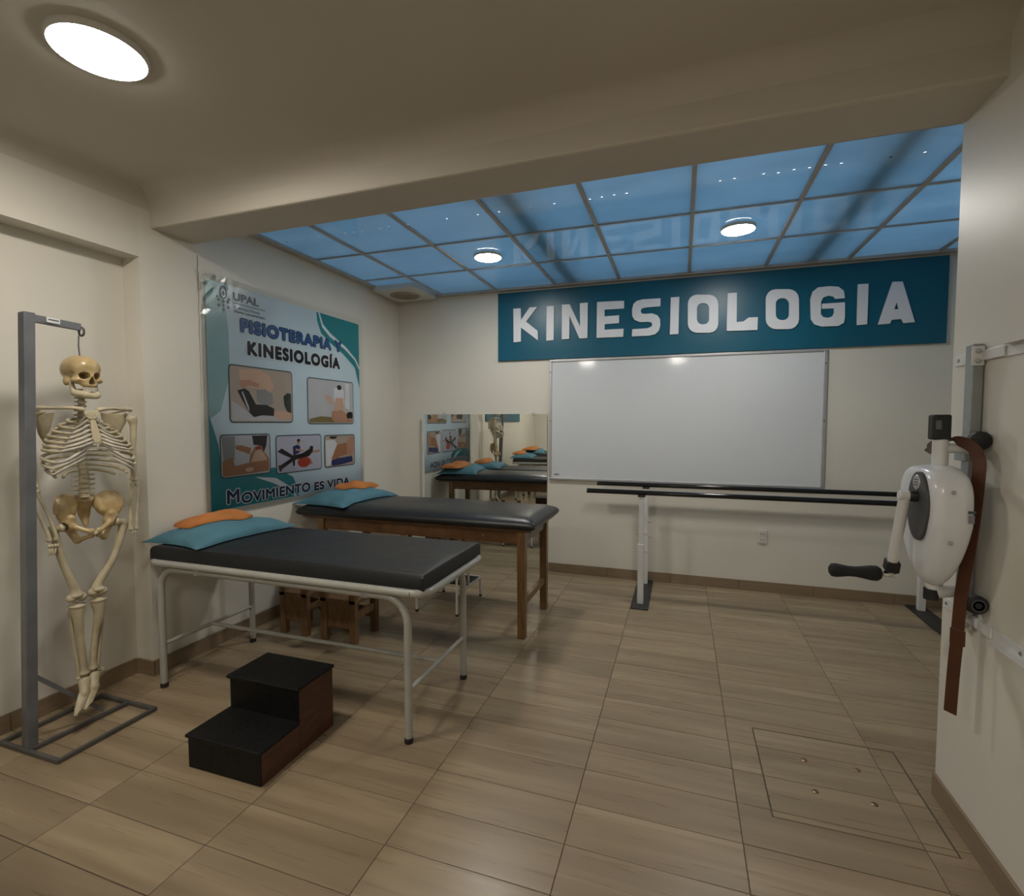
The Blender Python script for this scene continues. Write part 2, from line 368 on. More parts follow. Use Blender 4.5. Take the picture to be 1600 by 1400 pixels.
# skirting tiles, one object each
def skirting(name, a, b, nx, ny, h=.09, t=.011):
    a = Vector(a); b = Vector(b); L = (b - a).length; d = (b - a) / L; n = Vector((nx, ny, 0))
    base = MB(); base.bar(a + n * t * .2 + Vector((0, 0, h / 2 - .002)), b + n * t * .2 + Vector((0, 0, h / 2 - .002)), t * .4, h - .006)
    root = struct(base, name, grout_m)
    k = max(1, round(L / .6)); st = L / k
    for i in range(k):
        p = a + d * (i * st + .0012); q = a + d * ((i + 1) * st - .0012)
        m = MB(); m.bar(p + n * t / 2 + Vector((0, 0, h / 2)), q + n * t / 2 + Vector((0, 0, h / 2)), t, h)
        m.build('skirting_tile', skirt_m, root, bevel=.002)
skirting('baseboard_back', (-1.24, D, 0), (XE, D, 0), 0, -1)
skirting('baseboard_left', (XL, D, 0), (XL, YPIL, 0), 1, 0)
skirting('baseboard_pillar', (XREC + .011, YPIL, 0), (XL + .011, YPIL, 0), 0, -1)
skirting('baseboard_recess', (XREC, YPIL - .011, 0), (XREC, YB, 0), 1, 0)
skirting('baseboard_right', (XR, YR + .0, 0), (XR, YB, 0), -1, 0)
skirting('baseboard_alcove', (XE, D - .011, 0), (XE, YR, 0), -1, 0)

# floor: grout bed plus one object for every tile in view
floor = struct(MB().box(XREC - .2, XE + .1, YB - .1, D + .1, -.12, -.0022), 'floor', grout_m)
TX0, TDX, TY0, TDY, G = -0.3687, 0.5988, 1.8817, 0.2029, 0.0030
HX0, HX1, HY0, HY1 = 0.347, 0.930, 2.048, 2.640           # inspection hatch
def tile_rects(x0, x1, y0, y1, holes):
    R = [(x0, x1, y0, y1)]
    for hx0, hx1, hy0, hy1 in holes:
        out = []
        for a, b, c, d in R:
            if hx1 <= a or hx0 >= b or hy1 <= c or hy0 >= d: out.append((a, b, c, d)); continue
            if hx0 > a: out.append((a, hx0, c, d))
            if hx1 < b: out.append((hx1, b, c, d))
            e, f = max(a, hx0), min(b, hx1)
            if hy0 > c: out.append((e, f, c, hy0))
            if hy1 < d: out.append((e, f, hy1, d))
        R = out
    return R
def slab(mb, a, b, c, d, z=0.0, ch=.0012):
    mb.add([(a, c, z - .006), (b, c, z - .006), (b, d, z - .006), (a, d, z - .006), (a, c, z - ch), (b, c, z - ch), (b, d, z - ch), (a, d, z - ch),
            (a + ch, c + ch, z), (b - ch, c + ch, z), (b - ch, d - ch, z), (a + ch, d - ch, z)],
           [(8, 9, 10, 11)] + [(i, (i + 1) % 4, 4 + (i + 1) % 4, 4 + i) for i in range(4)] + [(4 + i, 4 + (i + 1) % 4, 8 + (i + 1) % 4, 8 + i) for i in range(4)])
full_me = None; rest = MB(); hatch_pieces = []
for i in range(-6, 6):
    for j in range(-24, 17):
        x0, x1 = TX0 + i * TDX + G / 2, TX0 + (i + 1) * TDX - G / 2; y0, y1 = TY0 + j * TDY + G / 2, TY0 + (j + 1) * TDY - G / 2
        a, b, c, d = max(x0, XREC), min(x1, XE), max(y0, YB), min(y1, D)
        if b - a < .01 or d - c < .01: continue
        if a > XR + .02 and d < YR - .02: continue
        full = (b - a > x1 - x0 - 1e-6) and (d - c > y1 - y0 - 1e-6)
        hit = not (HX1 <= a or HX0 >= b or HY1 <= c or HY0 >= d)
        if c < 0.85 or d > 5:
            slab(rest, a, b, c, d); continue
        if hit:
            e = .006; m = MB()
            for q in tile_rects(a, b, c, d, [(HX0, HX1, HY0, HY1)]):
                if q[1] - q[0] > .004 and q[3] - q[2] > .004: slab(m, *q, ch=.00005)
            if m.v: m.build('floor_tile', tile_m, floor)
            hp = (max(a, HX0 + e), min(b, HX1 - e), max(c, HY0 + e), min(d, HY1 - e))
            if hp[1] - hp[0] > .004 and hp[3] - hp[2] > .004: hatch_pieces.append(hp)
            continue
        if full and full_me is not None:
            o = bpy.data.objects.new('floor_tile', full_me); C.objects.link(o); o.parent = floor
            o.location = Vector((x0, y0, 0)) - wloc(floor); continue
        m = MB(); slab(m, a, b, c, d)
        if full:
            me_o = m.build('floor_tile', tile_m, None, origin=(x0, y0, 0)); full_me = me_o.data
            me_o.parent = floor; me_o.location = Vector((x0, y0, 0)) - wloc(floor)
        else: m.build('floor_tile', tile_m, floor)
tag(rest.build('floor_tile_field', tile_m, floor), kind='stuff')
hat = thing('floor_hatch', 'square tiled inspection hatch with four screws in the floor', 'hatch', ((HX0 + HX1) / 2, (HY0 + HY1) / 2, -.001))
for hp in hatch_pieces:
    m = MB(); slab(m, *hp, z=-.0003); m.build('tile_piece', tile_m, hat)
for x, y in ((.534, 2.45), (.735, 2.45), (.534, 2.25), (.736, 2.245)):
    m = MB(); m.lathe([(.0, 0), (.013, 0), (.0125, .002), (.009, .0035), (.0, .0036)], (x, y, -.0005), seg=14)
    s_ = m.build('screw', screw_m, hat, smooth='auto'); m = MB(); m.box(x - .007, x + .007, y - .001, y + .001, .0028, .0036); m.build('slot', socketd, s_)

# panel ceiling: T-grid and one object per acrylic panel
colx = [-2.385 + .607 * k for k in range(8)]; rowy = [2.81, 3.465, 4.115]
grid = MB()
for x in colx: grid.box(x - .012, x + .012, 2.36, D, ZS - .014, ZS + .006); grid.box(x - .003, x + .003, 2.36, D, ZS, ZS + .035)
for y in rowy: grid.box(XL, XE, y - .007, y + .007, ZS - .010, ZS + .006); grid.box(XL, XE, y - .002, y + .002, ZS, ZS + .03)
gridroot = struct(grid, 'ceiling_panel_grid', tgrid_m)
m = MB(); m.box(XL, XE, D - .055, D, ZS - .022, ZS + .004); m.build('wall_angle', tgrid_m, gridroot)
m = MB(); m.box(XL, XL + .075, 2.43, D - .055, ZS - .016, ZS + .004); m.build('wall_angle', tgrid_m, gridroot)
m = MB(); m.box(XE - .05, XE, 2.43, D - .055, ZS - .016, ZS + .004); m.build('wall_angle', tgrid_m, gridroot)
cx = [XL + .06] + colx + [XE - .03]; ry = [2.36] + rowy + [D - .04]
for i in range(len(cx) - 1):
    for j in range(len(ry) - 1):
        m = MB(); m.box(cx[i] + .004, cx[i + 1] - .004, ry[j] + .003, ry[j + 1] - .003, ZS, ZS + .004); m.build('ceiling_panel', panel_m, gridroot)

# round lamps
def lamp(name, label, x, y, z, r, em, group=None):
    t = thing(name, label, 'ceiling lamp', (x, y, z - .02), group)
    m = MB(); m.lathe([(r * 1.07, .02), (r * 1.07, .008), (r * 1.04, .002), (r * 1.0, -.001), (r * 1.0, .006)], (x, y, z - .02), seg=48); m.build('bezel', plast_m, t, smooth='auto')
    m = MB(); m.lathe([(0, .004), (r, .004), (r, .001), (r * .97, -.003), (0, -.004)], (x, y, z - .02), seg=48); m.build('diffuser', em, t, smooth='auto')
    return t
lamp('round_ceiling_lamp', 'large round lit lamp on the plaster ceiling near the skeleton', -1.942, 1.272, ZC, .138, near_lamp_m)
lamp('round_ceiling_lamp', 'small round lit lamp in the blue panel above the mirror side', -1.483, 3.818, ZS, .105, alc_lamp_m)
lamp('round_ceiling_lamp', 'small round lit lamp in the blue panel above the end of the whiteboard', .344, 3.818, ZS, .105, alc_lamp_m)
lamp('round_ceiling_lamp', 'round lamp on the plaster ceiling behind the camera on the bed side', -1.942, -1.2, ZC, .15, near_lamp_m, 'lamps behind the camera')
lamp('round_ceiling_lamp', 'round lamp on the plaster ceiling behind the camera by the right wall', -.1, -1.2, ZC, .15, near_lamp_m, 'lamps behind the camera')

# extractor fan box in the ceiling corner
t = thing('extractor_fan', 'white square extractor fan box in the far ceiling corner', 'fan', (-2.65, 4.53, ZS - .06))
m = MB(); m.box(-2.88, -2.43, 4.30, 4.77, ZS - .055, ZS - .001); m.build('housing', plast_m, t, bevel=.008)
m = MB(); m.lathe([(.15, .0), (.15, -.006), (.135, -.012), (.12, -.008), (.12, .0)], (-2.655, 4.535, ZS - .055), seg=36); m.build('ring', vent_m, t, smooth='auto')
for k in range(7):
    y = 4.535 - .105 + k * .035; w = math.sqrt(max(.0, .125 ** 2 - (y - 4.535) ** 2)); m = MB(); m.box(-2.655 - w, -2.655 + w, y - .009, y + .009, ZS - .062, ZS - .0545); m.build('slat', vent_m, t)

# ================================================================== back wall
sg = thing('wall_sign', 'long teal sign with white capital letters KINESIOLOGIA above the whiteboard', 'sign', (.085, D - .01, 2.10))
MB().box(-1.767, 1.938, D - .022, D - .001, 2.103, 2.7735).build('panel', teal_m, sg, bevel=.002)
LETTERS = [
   ('K', [[(-1.6, 2.611), (-1.525, 2.611), (-1.521, 2.497), (-1.432, 2.611), (-1.355, 2.611), (-1.468, 2.476), (-1.35, 2.379), (-1.346, 2.287), (-1.521, 2.423), (-1.521, 2.284), (-1.597, 2.282)]]) ,
   ('I', [[(-1.26, 2.61), (-1.184, 2.61), (-1.189, 2.282), (-1.262, 2.28)]]) ,
   ('N', [[(-1.109, 2.615), (-1.034, 2.614), (-0.931, 2.398), (-0.935, 2.615), (-0.859, 2.617), (-0.86, 2.285), (-0.937, 2.285), (-1.033, 2.502), (-1.035, 2.286), (-1.108, 2.285)]]) ,
   ('E', [[(-0.772, 2.615), (-0.523, 2.608), (-0.523, 2.538), (-0.701, 2.539), (-0.7, 2.477), (-0.567, 2.478), (-0.566, 2.407), (-0.699, 2.405), (-0.699, 2.353), (-0.525, 2.353), (-0.527, 2.279), (-0.774, 2.282)]]) ,
   ('S', [[(-0.2, 2.605), (-0.199, 2.535), (-0.332, 2.533), (-0.366, 2.524), (-0.372, 2.502), (-0.363, 2.482), (-0.338, 2.475), (-0.271, 2.476), (-0.224, 2.455), (-0.201, 2.42), (-0.197, 2.365), (-0.209, 2.318), (-0.242, 2.286), (-0.295, 2.276), (-0.449, 2.278), (-0.445, 2.343), (-0.31, 2.344), (-0.276, 2.356), (-0.267, 2.376), (-0.277, 2.395), (-0.304, 2.403), (-0.378, 2.404), (-0.426, 2.427), (-0.447, 2.463), (-0.45, 2.519), (-0.437, 2.573), (-0.408, 2.598), (-0.354, 2.608)]]) ,
   ('I', [[(-0.111, 2.606), (-0.038, 2.606), (-0.041, 2.278), (-0.114, 2.277)]]) ,
   ('O', [[(0.289, 2.349), (0.284, 2.32), (0.269, 2.294), (0.244, 2.278), (0.216, 2.274), (0.115, 2.28), (0.087, 2.287), (0.061, 2.306), (0.044, 2.334), (0.038, 2.364), (0.035, 2.539), (0.04, 2.568), (0.056, 2.593), (0.081, 2.609), (0.11, 2.613), (0.21, 2.605), (0.238, 2.597), (0.263, 2.578), (0.28, 2.55), (0.286, 2.52)], [(0.214, 2.393), (0.211, 2.376), (0.202, 2.361), (0.187, 2.352), (0.171, 2.35), (0.158, 2.35), (0.142, 2.355), (0.127, 2.366), (0.117, 2.382), (0.113, 2.4), (0.112, 2.493), (0.115, 2.51), (0.124, 2.525), (0.139, 2.534), (0.155, 2.536), (0.168, 2.535), (0.184, 2.531), (0.199, 2.52), (0.209, 2.504), (0.212, 2.486)]]) ,
   ('L', [[(0.361, 2.606), (0.434, 2.605), (0.437, 2.353), (0.491, 2.355), (0.53, 2.386), (0.603, 2.385), (0.602, 2.276), (0.359, 2.281)]]) ,
   ('O', [[(0.916, 2.347), (0.911, 2.317), (0.895, 2.291), (0.871, 2.274), (0.844, 2.27), (0.743, 2.275), (0.714, 2.283), (0.689, 2.303), (0.671, 2.332), (0.665, 2.363), (0.661, 2.532), (0.666, 2.563), (0.682, 2.589), (0.707, 2.605), (0.735, 2.609), (0.836, 2.601), (0.863, 2.592), (0.888, 2.573), (0.905, 2.544), (0.911, 2.513)], [(0.841, 2.392), (0.838, 2.375), (0.829, 2.359), (0.815, 2.35), (0.798, 2.347), (0.785, 2.348), (0.768, 2.353), (0.753, 2.364), (0.743, 2.381), (0.74, 2.399), (0.738, 2.486), (0.74, 2.504), (0.75, 2.519), (0.764, 2.528), (0.78, 2.531), (0.794, 2.53), (0.81, 2.525), (0.825, 2.513), (0.835, 2.497), (0.839, 2.478)]]) ,
   ('G', [[(1.243, 2.496), (1.176, 2.494), (1.16, 2.515), (1.127, 2.524), (1.089, 2.513), (1.074, 2.481), (1.074, 2.378), (1.093, 2.353), (1.126, 2.344), (1.159, 2.355), (1.169, 2.382), (1.168, 2.419), (1.08, 2.422), (1.081, 2.462), (1.244, 2.462), (1.247, 2.34), (1.241, 2.297), (1.204, 2.275), (1.084, 2.276), (1.029, 2.298), (1.003, 2.343), (0.995, 2.506), (1.01, 2.566), (1.048, 2.598), (1.13, 2.601), (1.195, 2.591), (1.234, 2.555)]]) ,
   ('I', [[(1.331, 2.599), (1.404, 2.597), (1.404, 2.276), (1.332, 2.273)]]) ,
   ('A', [[(1.566, 2.598), (1.634, 2.595), (1.724, 2.273), (1.648, 2.27), (1.633, 2.303), (1.571, 2.301), (1.559, 2.271), (1.479, 2.269)], [(1.599, 2.436), (1.615, 2.381), (1.584, 2.381)]]) ,
]

def outline_mesh(contours, depth, fn, name, m, parent, bev=0.0):
    """flat outline with holes, given thickness; fn maps (x, y, z) of the flat shape to the room"""
    cu = bpy.data.curves.new(name, 'CURVE'); cu.dimensions = '2D'; cu.fill_mode = 'BOTH'; cu.extrude = depth / 2
    for ct in contours:
        sp = cu.splines.new('POLY'); sp.points.add(len(ct) - 1); sp.use_cyclic_u = True
        for i, p in enumerate(ct): sp.points[i].co = (p[0], p[1], 0, 1)
    return curve_to(cu, fn, name, m, parent)
def curve_to(cu, fn, name, m, parent):
    tmp = bpy.data.objects.new('tmp', cu); C.objects.link(tmp); dg = bpy.context.evaluated_depsgraph_get(); dg.update()
    me = bpy.data.meshes.new_from_object(tmp.evaluated_get(dg)); bpy.data.objects.remove(tmp); bpy.data.curves.remove(cu)
    o0 = wloc(parent)
    for v in me.vertices: v.co = Vector(fn(*v.co)) - o0
    me.materials.clear(); me.materials.append(m); fix_normals(me)
    o = bpy.data.objects.new(name, me); C.objects.link(o); o.parent = parent; return o
for ch, cts in LETTERS:
    outline_mesh(cts, .012, lambda x, y, z: (x, D - .029 + z, y), 'letter', letter_m, sg)

wb = thing('whiteboard', 'large white marker board in an aluminium frame on the back wall', 'whiteboard', (-.05, D, .92))
bx0, bx1, bz0, bz1 = -1.2335, 1.137, .922, 2.096
MB().box(bx0 + .01, bx1 - .01, D - .014, D - .002, bz0 + .01, bz1 - .01).build('board', board_m, wb)
for a in ((bx0, bx1, bz0, bz0 + .022), (bx0, bx1, bz1 - .022, bz1), (bx0, bx0 + .024, bz0 + .022, bz1 - .022), (bx1 - .024, bx1, bz0 + .022, bz1 - .022)):
    MB().box(a[0], a[1], D - .024, D - .001, a[2], a[3]).build('frame_rail', alu_m, wb, bevel=.003)
MB().box(bx0 + .05, bx0 + .10, D - .0146, D - .0138, bz0 + .045, bz0 + .06).build('maker_mark', flat('grey_mark', (.2, .2, .22)), wb)
for x, z in ((bx0 + .01, bz1 - .12), (bx1 - .012, bz1 - .12), (bx1 - .012, 1.5), (bx0 + .01, 1.5)):
    m = MB(); m.lathe([(0, 0), (.006, 0), (.005, .003), (0, .004)], (x, D - .024, z), (0, -1, 0), 10); m.build('screw', socketd, wb)

# mirror standing on the floor against the back wall, turned a little
mr = thing('wall_mirror', 'tall frameless mirror on the back wall reflecting the beds and poster', 'mirror', (-1.925, D - .03, 0))
def mrot(x, y, z, th=rad(1.7)):
    c, s = math.cos(th), math.sin(th); dx, dy = x + 1.925, y; return (-1.925 + c * dx - s * dy, D - .034 + s * dx + c * dy, z)
m = MB(); m.hexa([mrot(-2.595, .0, .0), mrot(-1.256, .0, .0), mrot(-1.256, .005, .0), mrot(-2.595, .005, .0)], [mrot(-2.595, .0, 1.57), mrot(-1.256, .0, 1.57), mrot(-1.256, .005, 1.57), mrot(-2.595, .005, 1.57)]); m.build('glass', mirror_m, mr)
m = MB(); m.hexa([mrot(-2.615, -.003, 0), mrot(-2.592, -.003, 0), mrot(-2.592, .008, 0), mrot(-2.615, .008, 0)], [mrot(-2.615, -.003, 1.572), mrot(-2.592, -.003, 1.572), mrot(-2.592, .008, 1.572), mrot(-2.615, .008, 1.572)]); m.build('edge_strip', plast_m, mr)
for x in (-2.36, -1.40):
    m = MB(); m.hexa([mrot(x - .012, -.006, 1.555), mrot(x + .012, -.006, 1.555), mrot(x + .012, .009, 1.555), mrot(x - .012, .009, 1.555)], [mrot(x - .012, -.006, 1.59), mrot(x + .012, -.006, 1.59), mrot(x + .012, .009, 1.59), mrot(x - .012, .009, 1.59)]); m.build('clip', alu_m, mr, bevel=.002)

# power outlet
po = thing('power_outlet', 'white double wall outlet on the back wall under the bars', 'outlet', (.685, D, .425))
MB().box(.649, .721, D - .012, D - .001, .428, .548).build('cover_plate', plast_m, po, bevel=.004)
for z in (.462, .514):
    q = MB().box(.663, .707, D - .0145, D - .011, z - .02, z + .02).build('socket', plast_m, po, bevel=.002)
    for dx in (-.011, .011): MB().box(.685 + dx - .002, .685 + dx + .002, D - .0152, D - .014, z - .007, z + .007).build('slot', socketd, q)

# ================================================================== parallel bars
pb = thing('parallel_bars', 'black walking bars on white posts in front of the whiteboard', 'parallel bars', (.7, 4.45, 0))
for y in (4.18, 4.72):
    m = MB(); m.tube([(-.735, y, .918), (2.15, y, .918)], .0195, 16); m.build('handrail', bar_m, pb, smooth='auto')
    for x in (-.735, 2.15): m = MB(); m.tube([(x - .006, y, .918), (x + .006, y, .918)], .021, 16); m.build('end_cap', rubber_m, pb, smooth='auto')
for x in (-.297, 1.805):
    MB().box(x - .068, x + .068, 4.055, 4.828, .0, .012).build('foot_plate', plate_m, pb, bevel=.004)
    for y in (4.18, 4.72):
        q = MB().box(x - .024, x + .024, y - .024, y + .024, .012, .50).build('post', whitest, pb, bevel=.003)
        MB().box(x - .018, x + .018, y - .018, y + .018, .50, .885).build('inner_post', whitest, pb, bevel=.002)
        MB().box(x - .03, x + .03, y - .022, y + .022, .885, .901).build('saddle', rubber_m, pb, bevel=.003)
        for z in (.44, .58):
            m = MB(); m.tube([(x - .04, y - .0, z), (x + .055, y - .0, z)], .0045, 8); m.build('bolt', steel_s, q)

# ================================================================== poster on the left wall
# poster plane: u runs into the room from y = 2.6, v up from z = 0.9
ps = thing('wall_poster', 'large blue physiotherapy poster with five photos under clear film on the left wall', 'poster', (XL, 3.3, .9))
PX = XL + .004
def pp(layer): return lambda x, y, z: (PX + .0006 * layer + z, 2.6 + x, .9 + y)
pbg = flat('pale_blue', (.60, .72, .80), .3, .1, 1.2); pteal = flat('teal', (.02, .25, .29), .3, .12, 2); pgreen = flat('sea_green', (.30, .48, .50), .3, .15, 1.5)
pwhite = flat('white', (.75, .78, .82)); pnavy = flat('navy', (.008, .022, .07)); pblue = flat('royal_blue', (.03, .12, .33)); pblack = flat('black', (.009, .010, .014))
pdk = flat('grey_text', (.06, .08, .10)); pfr = flat('frame_teal', (.02, .06, .07))
SH = flat('sheet', (.60, .72, .80), .28, .14, .9)
m = MB(); m.box(PX - .002, PX, 2.49, 4.118, .897, 2.412); m.build('sheet', SH, ps)
def shape(pts, layer, mt, name='print_shape'):
    return outline_mesh([pts], 0.0002, pp(layer), name, mt, ps)
shape([(-.11, 1.51), (.02, 1.51), (.06, 1.2), (.06, .9), (-.02, .66), (-.11, .6)], .5, pgreen)
shape([(.934, 1.510), (1.517, 1.510), (1.517, .907), (1.476, 1.022), (1.448, 1.1), (1.281, 1.203), (1.098, 1.279), (.989, 1.344), (.944, 1.432)], 1, pteal)
shape([(.957, 1.510), (.972, 1.510), (1.015, 1.42), (1.11, 1.358), (1.32, 1.27), (1.462, 1.18), (1.517, 1.11), (1.517, 1.08), (1.45, 1.165), (1.31, 1.246), (1.1, 1.33), (1.003, 1.395)], 2, pwhite)
shape([(-.11, .64), (-.079, .543), (-.046, .44), (-.034, .338), (-.031, .222), (.132, .205), (.376, .237), (.432, .247), (.509, .211), (.629, .154), (.665, .073), (.690, -.001), (-.11, -.001)], 1, pteal)
shape([(.249, .193), (.449, .165), (.615, .07), (.665, .0), (.640, .0), (.584, .05), (.429, .126)], 2, pwhite)
def text_on(txt, u0, u1, v0, v1, layer, mt, name='print_text', off=0.0, space=1.0, halo=0.0):
    cu = bpy.data.curves.new('t', 'FONT'); cu.body = txt; cu.size = 1.0; cu.offset = off; cu.space_character = space; cu.fill_mode = 'BOTH'; cu.dimensions = '2D'
    tmp = bpy.data.objects.new('tmp', cu); C.objects.link(tmp); dg = bpy.context.evaluated_depsgraph_get(); dg.update()
    me = bpy.data.meshes.new_from_object(tmp.evaluated_get(dg)); bpy.data.objects.remove(tmp); bpy.data.curves.remove(cu)
    a = np.array([v.co[:] for v in me.vertices]); lo, hi = a.min(0), a.max(0); fn = pp(layer); o0 = wloc(ps)
    for v in me.vertices:
        v.co = Vector(fn(u0 + (v.co.x - lo[0]) / (hi[0] - lo[0]) * (u1 - u0), v0 + (v.co.y - lo[1]) / (hi[1] - lo[1]) * (v1 - v0), 0)) - o0
    if halo:      # heavier strokes: the same outline shifted around by the halo width
        V = np.array([v.co[:] for v in me.vertices]); F = [tuple(p.vertices) for p in me.polygons]; vv, ff = [], []
        for k in range(9):
            d_ = (0, 0) if k == 8 else (math.cos(k * math.pi / 4) * halo, math.sin(k * math.pi / 4) * halo)
            b_ = len(vv); vv += [(p[0] + k * 2e-5, p[1] + d_[0], p[2] + d_[1]) for p in V.tolist()]; ff += [tuple(i + b_ for i in f) for f in F]
        me = bpy.data.meshes.new(name); me.from_pydata(vv, [], ff)
    me.materials.clear(); me.materials.append(mt)
    o = bpy.data.objects.new(name, me); C.objects.link(o); o.parent = ps; o['kind'] = 'stuff'; return o
text_on('UPAL', .102, .324, 1.418, 1.474, 4, pdk, off=.03)
text_on('Universidad Privada', .106, .33, 1.364, 1.384, 4, pdk); text_on('Abierta Latinoamericana', .106, .38, 1.338, 1.358, 4, pdk)
shape([(.106, 1.399), (.38, 1.399), (.38, 1.404), (.106, 1.404)], 4, pdk)
# emblem: a tall ring of petals over small diamonds
shape([(.025 + .03 * math.sin(a), 1.452 + .046 * math.cos(a)) for a in [k * math.pi / 10 for k in range(20)]], 4, pdk)
shape([(.025 + .016 * math.sin(a), 1.446 + .030 * math.cos(a)) for a in [k * math.pi / 10 for k in range(20)]], 5, pbg)
shape([(.025, 1.468), (.037, 1.445), (.025, 1.424), (.013, 1.445)], 6, pdk)
for u, v, s in ((-.012, 1.396, .013), (.024, 1.392, .013), (.060, 1.396, .013), (-.012, 1.36, .014), (.024, 1.365, .011), (.062, 1.36, .014), (.024, 1.338, .013), (-.02, 1.415, .011), (.07, 1.415, .011)):
    shape([(u, v + s), (u + s, v), (u, v - s), (u - s, v)], 4, pdk)
text_on('FISIOTERAPIA Y', .165, 1.250, 1.220, 1.302, 4, pnavy, halo=.0115, space=1.16)
text_on('FISIOTERAPIA Y', .165, 1.250, 1.220, 1.302, 5, pblue, halo=.0045, space=1.16)
text_on('KINESIOLOGÍA', .218, 1.220, 1.066, 1.176, 4, pwhite, halo=.016, space=1.2)
text_on('KINESIOLOGÍA', .218, 1.220, 1.066, 1.176, 5, pblack, halo=.0085, space=1.2)
for wd_, box in (('M', (.012, .106, .034, .122)), ('OVIMIENTO', (.130, .812, .020, .090)), ('ES VIDA', (.870, 1.336, .017, .081))):
    text_on(wd_, *box, 4, pwhite, halo=.011, space=1.06); text_on(wd_, *box, 5, pnavy, halo=.0035, space=1.06)

skin = flat('skin', (0.504, 0.28, 0.182)); skin2 = flat('pale_skin', (0.63, 0.42, 0.308)); skin3 = flat('tan_skin', (0.392, 0.182, 0.091)); pgrey = flat('light_grey', (0.532, 0.532, 0.56)); pgrey2 = flat('mid_grey', (0.294, 0.294, 0.301))
pbeige = flat('beige_room', (0.462, 0.378, 0.315)); phair = flat('dark_hair', (.022, .015, .014)); ppants = flat('dark_trousers', (.016, .012, .013)); pplant = flat('dark_plant', (.03, .045, .035))
plil = flat('lilac_grey', (0.504, 0.504, 0.602)); pball = flat('red_ball', (.45, .045, .028)); pshirt = flat('blue_shirt', (.03, .035, .13)); pcoat = flat('coat_white', (0.7, 0.7, 0.728)); pyel = flat('olive_skin', (.24, .19, .075)); pbl2 = flat('blue_trousers', (.025, .04, .16)); pred = flat('sore_red', (.36, .06, .04))
def rrect(u0, u1, v0, v1, r, k=4):
    out = []
    for cx_, cy_, a0 in ((u1 - r, v1 - r, 0), (u0 + r, v1 - r, 90), (u0 + r, v0 + r, 180), (u1 - r, v0 + r, 270)):
        out += [(cx_ + r * math.cos(rad(a0 + 90 * i / k)), cy_ + r * math.sin(rad(a0 + 90 * i / k))) for i in range(k + 1)]
    return out
def clip_rect(poly):
    def cl(P, ax, lim, sgn):
        out = []
        for i in range(len(P)):
            a, b = P[i - 1], P[i]; ia, ib = (a[ax] - lim) * sgn <= 0, (b[ax] - lim) * sgn <= 0
            if ia != ib:
                t = (lim - a[ax]) / (b[ax] - a[ax]); out.append((a[0] + t * (b[0] - a[0]), a[1] + t * (b[1] - a[1])))
            if ib: out.append(b)
        return out
    for ax, lim, sg_ in ((0, .02, -1), (0, .98, 1), (1, .02, -1), (1, .98, 1)):
        poly = cl(poly, ax, lim, sg_)
        if len(poly) < 3: return None
    return poly
def photo(box, src, bgm, layers):
    u0, u1, v0, v1 = box; x0, x1, y0, y1 = src
    fr = shape(rrect(u0 - .008, u1 + .008, v0 - .008, v1 + .008, .028), 3, pfr, 'photo_frame')
    bgo = shape(rrect(u0, u1, v0, v1, .022), 4, bgm, 'photo_print')
    for k, (mt, pts) in enumerate(layers):
        q = clip_rect([((x - x0) / (x1 - x0), 1 - (y - y0) / (y1 - y0)) for x, y in pts])
        if not q: continue
        o = outline_mesh([[(u0 + a * (u1 - u0), v0 + b * (v1 - v0)) for a, b in q]], .0002, pp(5 + k * .5), 'figure_shape', mt, ps)
        o.parent = bgo
def circ(x, y, r, ry=None, n=18): return [(x + r * math.cos(2 * math.pi * k / n), y + (ry or r) * math.sin(2 * math.pi * k / n)) for k in range(n)]
photo((.056, .631, .590, .975), (170, 740, 60, 585), pbeige, [
    (pgrey, [(170, 380), (330, 500), (560, 480), (740, 500), (740, 585), (170, 585)]),
    (skin2, [(240, 90), (420, 70), (520, 120), (560, 230), (520, 290), (400, 260), (260, 240)]),
    (skin, [(250, 195), (330, 180), (420, 215), (415, 250), (320, 235), (285, 265), (255, 255)]),
    (pgrey2, [(395, 270), (470, 260), (540, 300), (550, 400), (480, 430), (395, 385)]),
    (pplant, [(650, 320), (690, 280), (740, 290), (740, 495), (690, 480), (660, 420)]),
    (skin2, [(550, 480), (640, 470), (740, 495), (740, 560), (600, 560), (550, 530)]),
    (ppants, [(230, 290), (290, 265), (325, 290), (385, 415), (480, 415), (555, 450), (550, 525), (440, 520), (365, 540), (330, 500), (260, 360)]),
    (pgrey, [(262, 300), (272, 296), (322, 440), (326, 480), (316, 470)])])
photo((.812, 1.41, .578, .950), (885, 1300, 170, 600), pgrey, [
    (pcoat, [(1225, 180), (1262, 190), (1262, 460), (1220, 440)]),
    (pcoat, [(1112, 250), (1160, 215), (1205, 260), (1212, 400), (1150, 420), (1110, 380)]),
    (phair, circ(1163, 232, 22, 26)), (skin2, [(1020, 315), (1080, 335), (1110, 400), (1090, 410), (1050, 370)]),
    (skin2, [(1125, 340), (1200, 340), (1205, 480), (1110, 480)]),
    (pyel, [(885, 560), (990, 530), (1100, 540), (1240, 560), (1300, 600), (885, 600)]),
    (skin, [(1090, 480), (1180, 465), (1230, 500), (1240, 590), (1110, 585), (1080, 540)]),
    (phair, circ(1265, 520, 36, 42)), (skin, circ(1268, 570, 26, 24))])
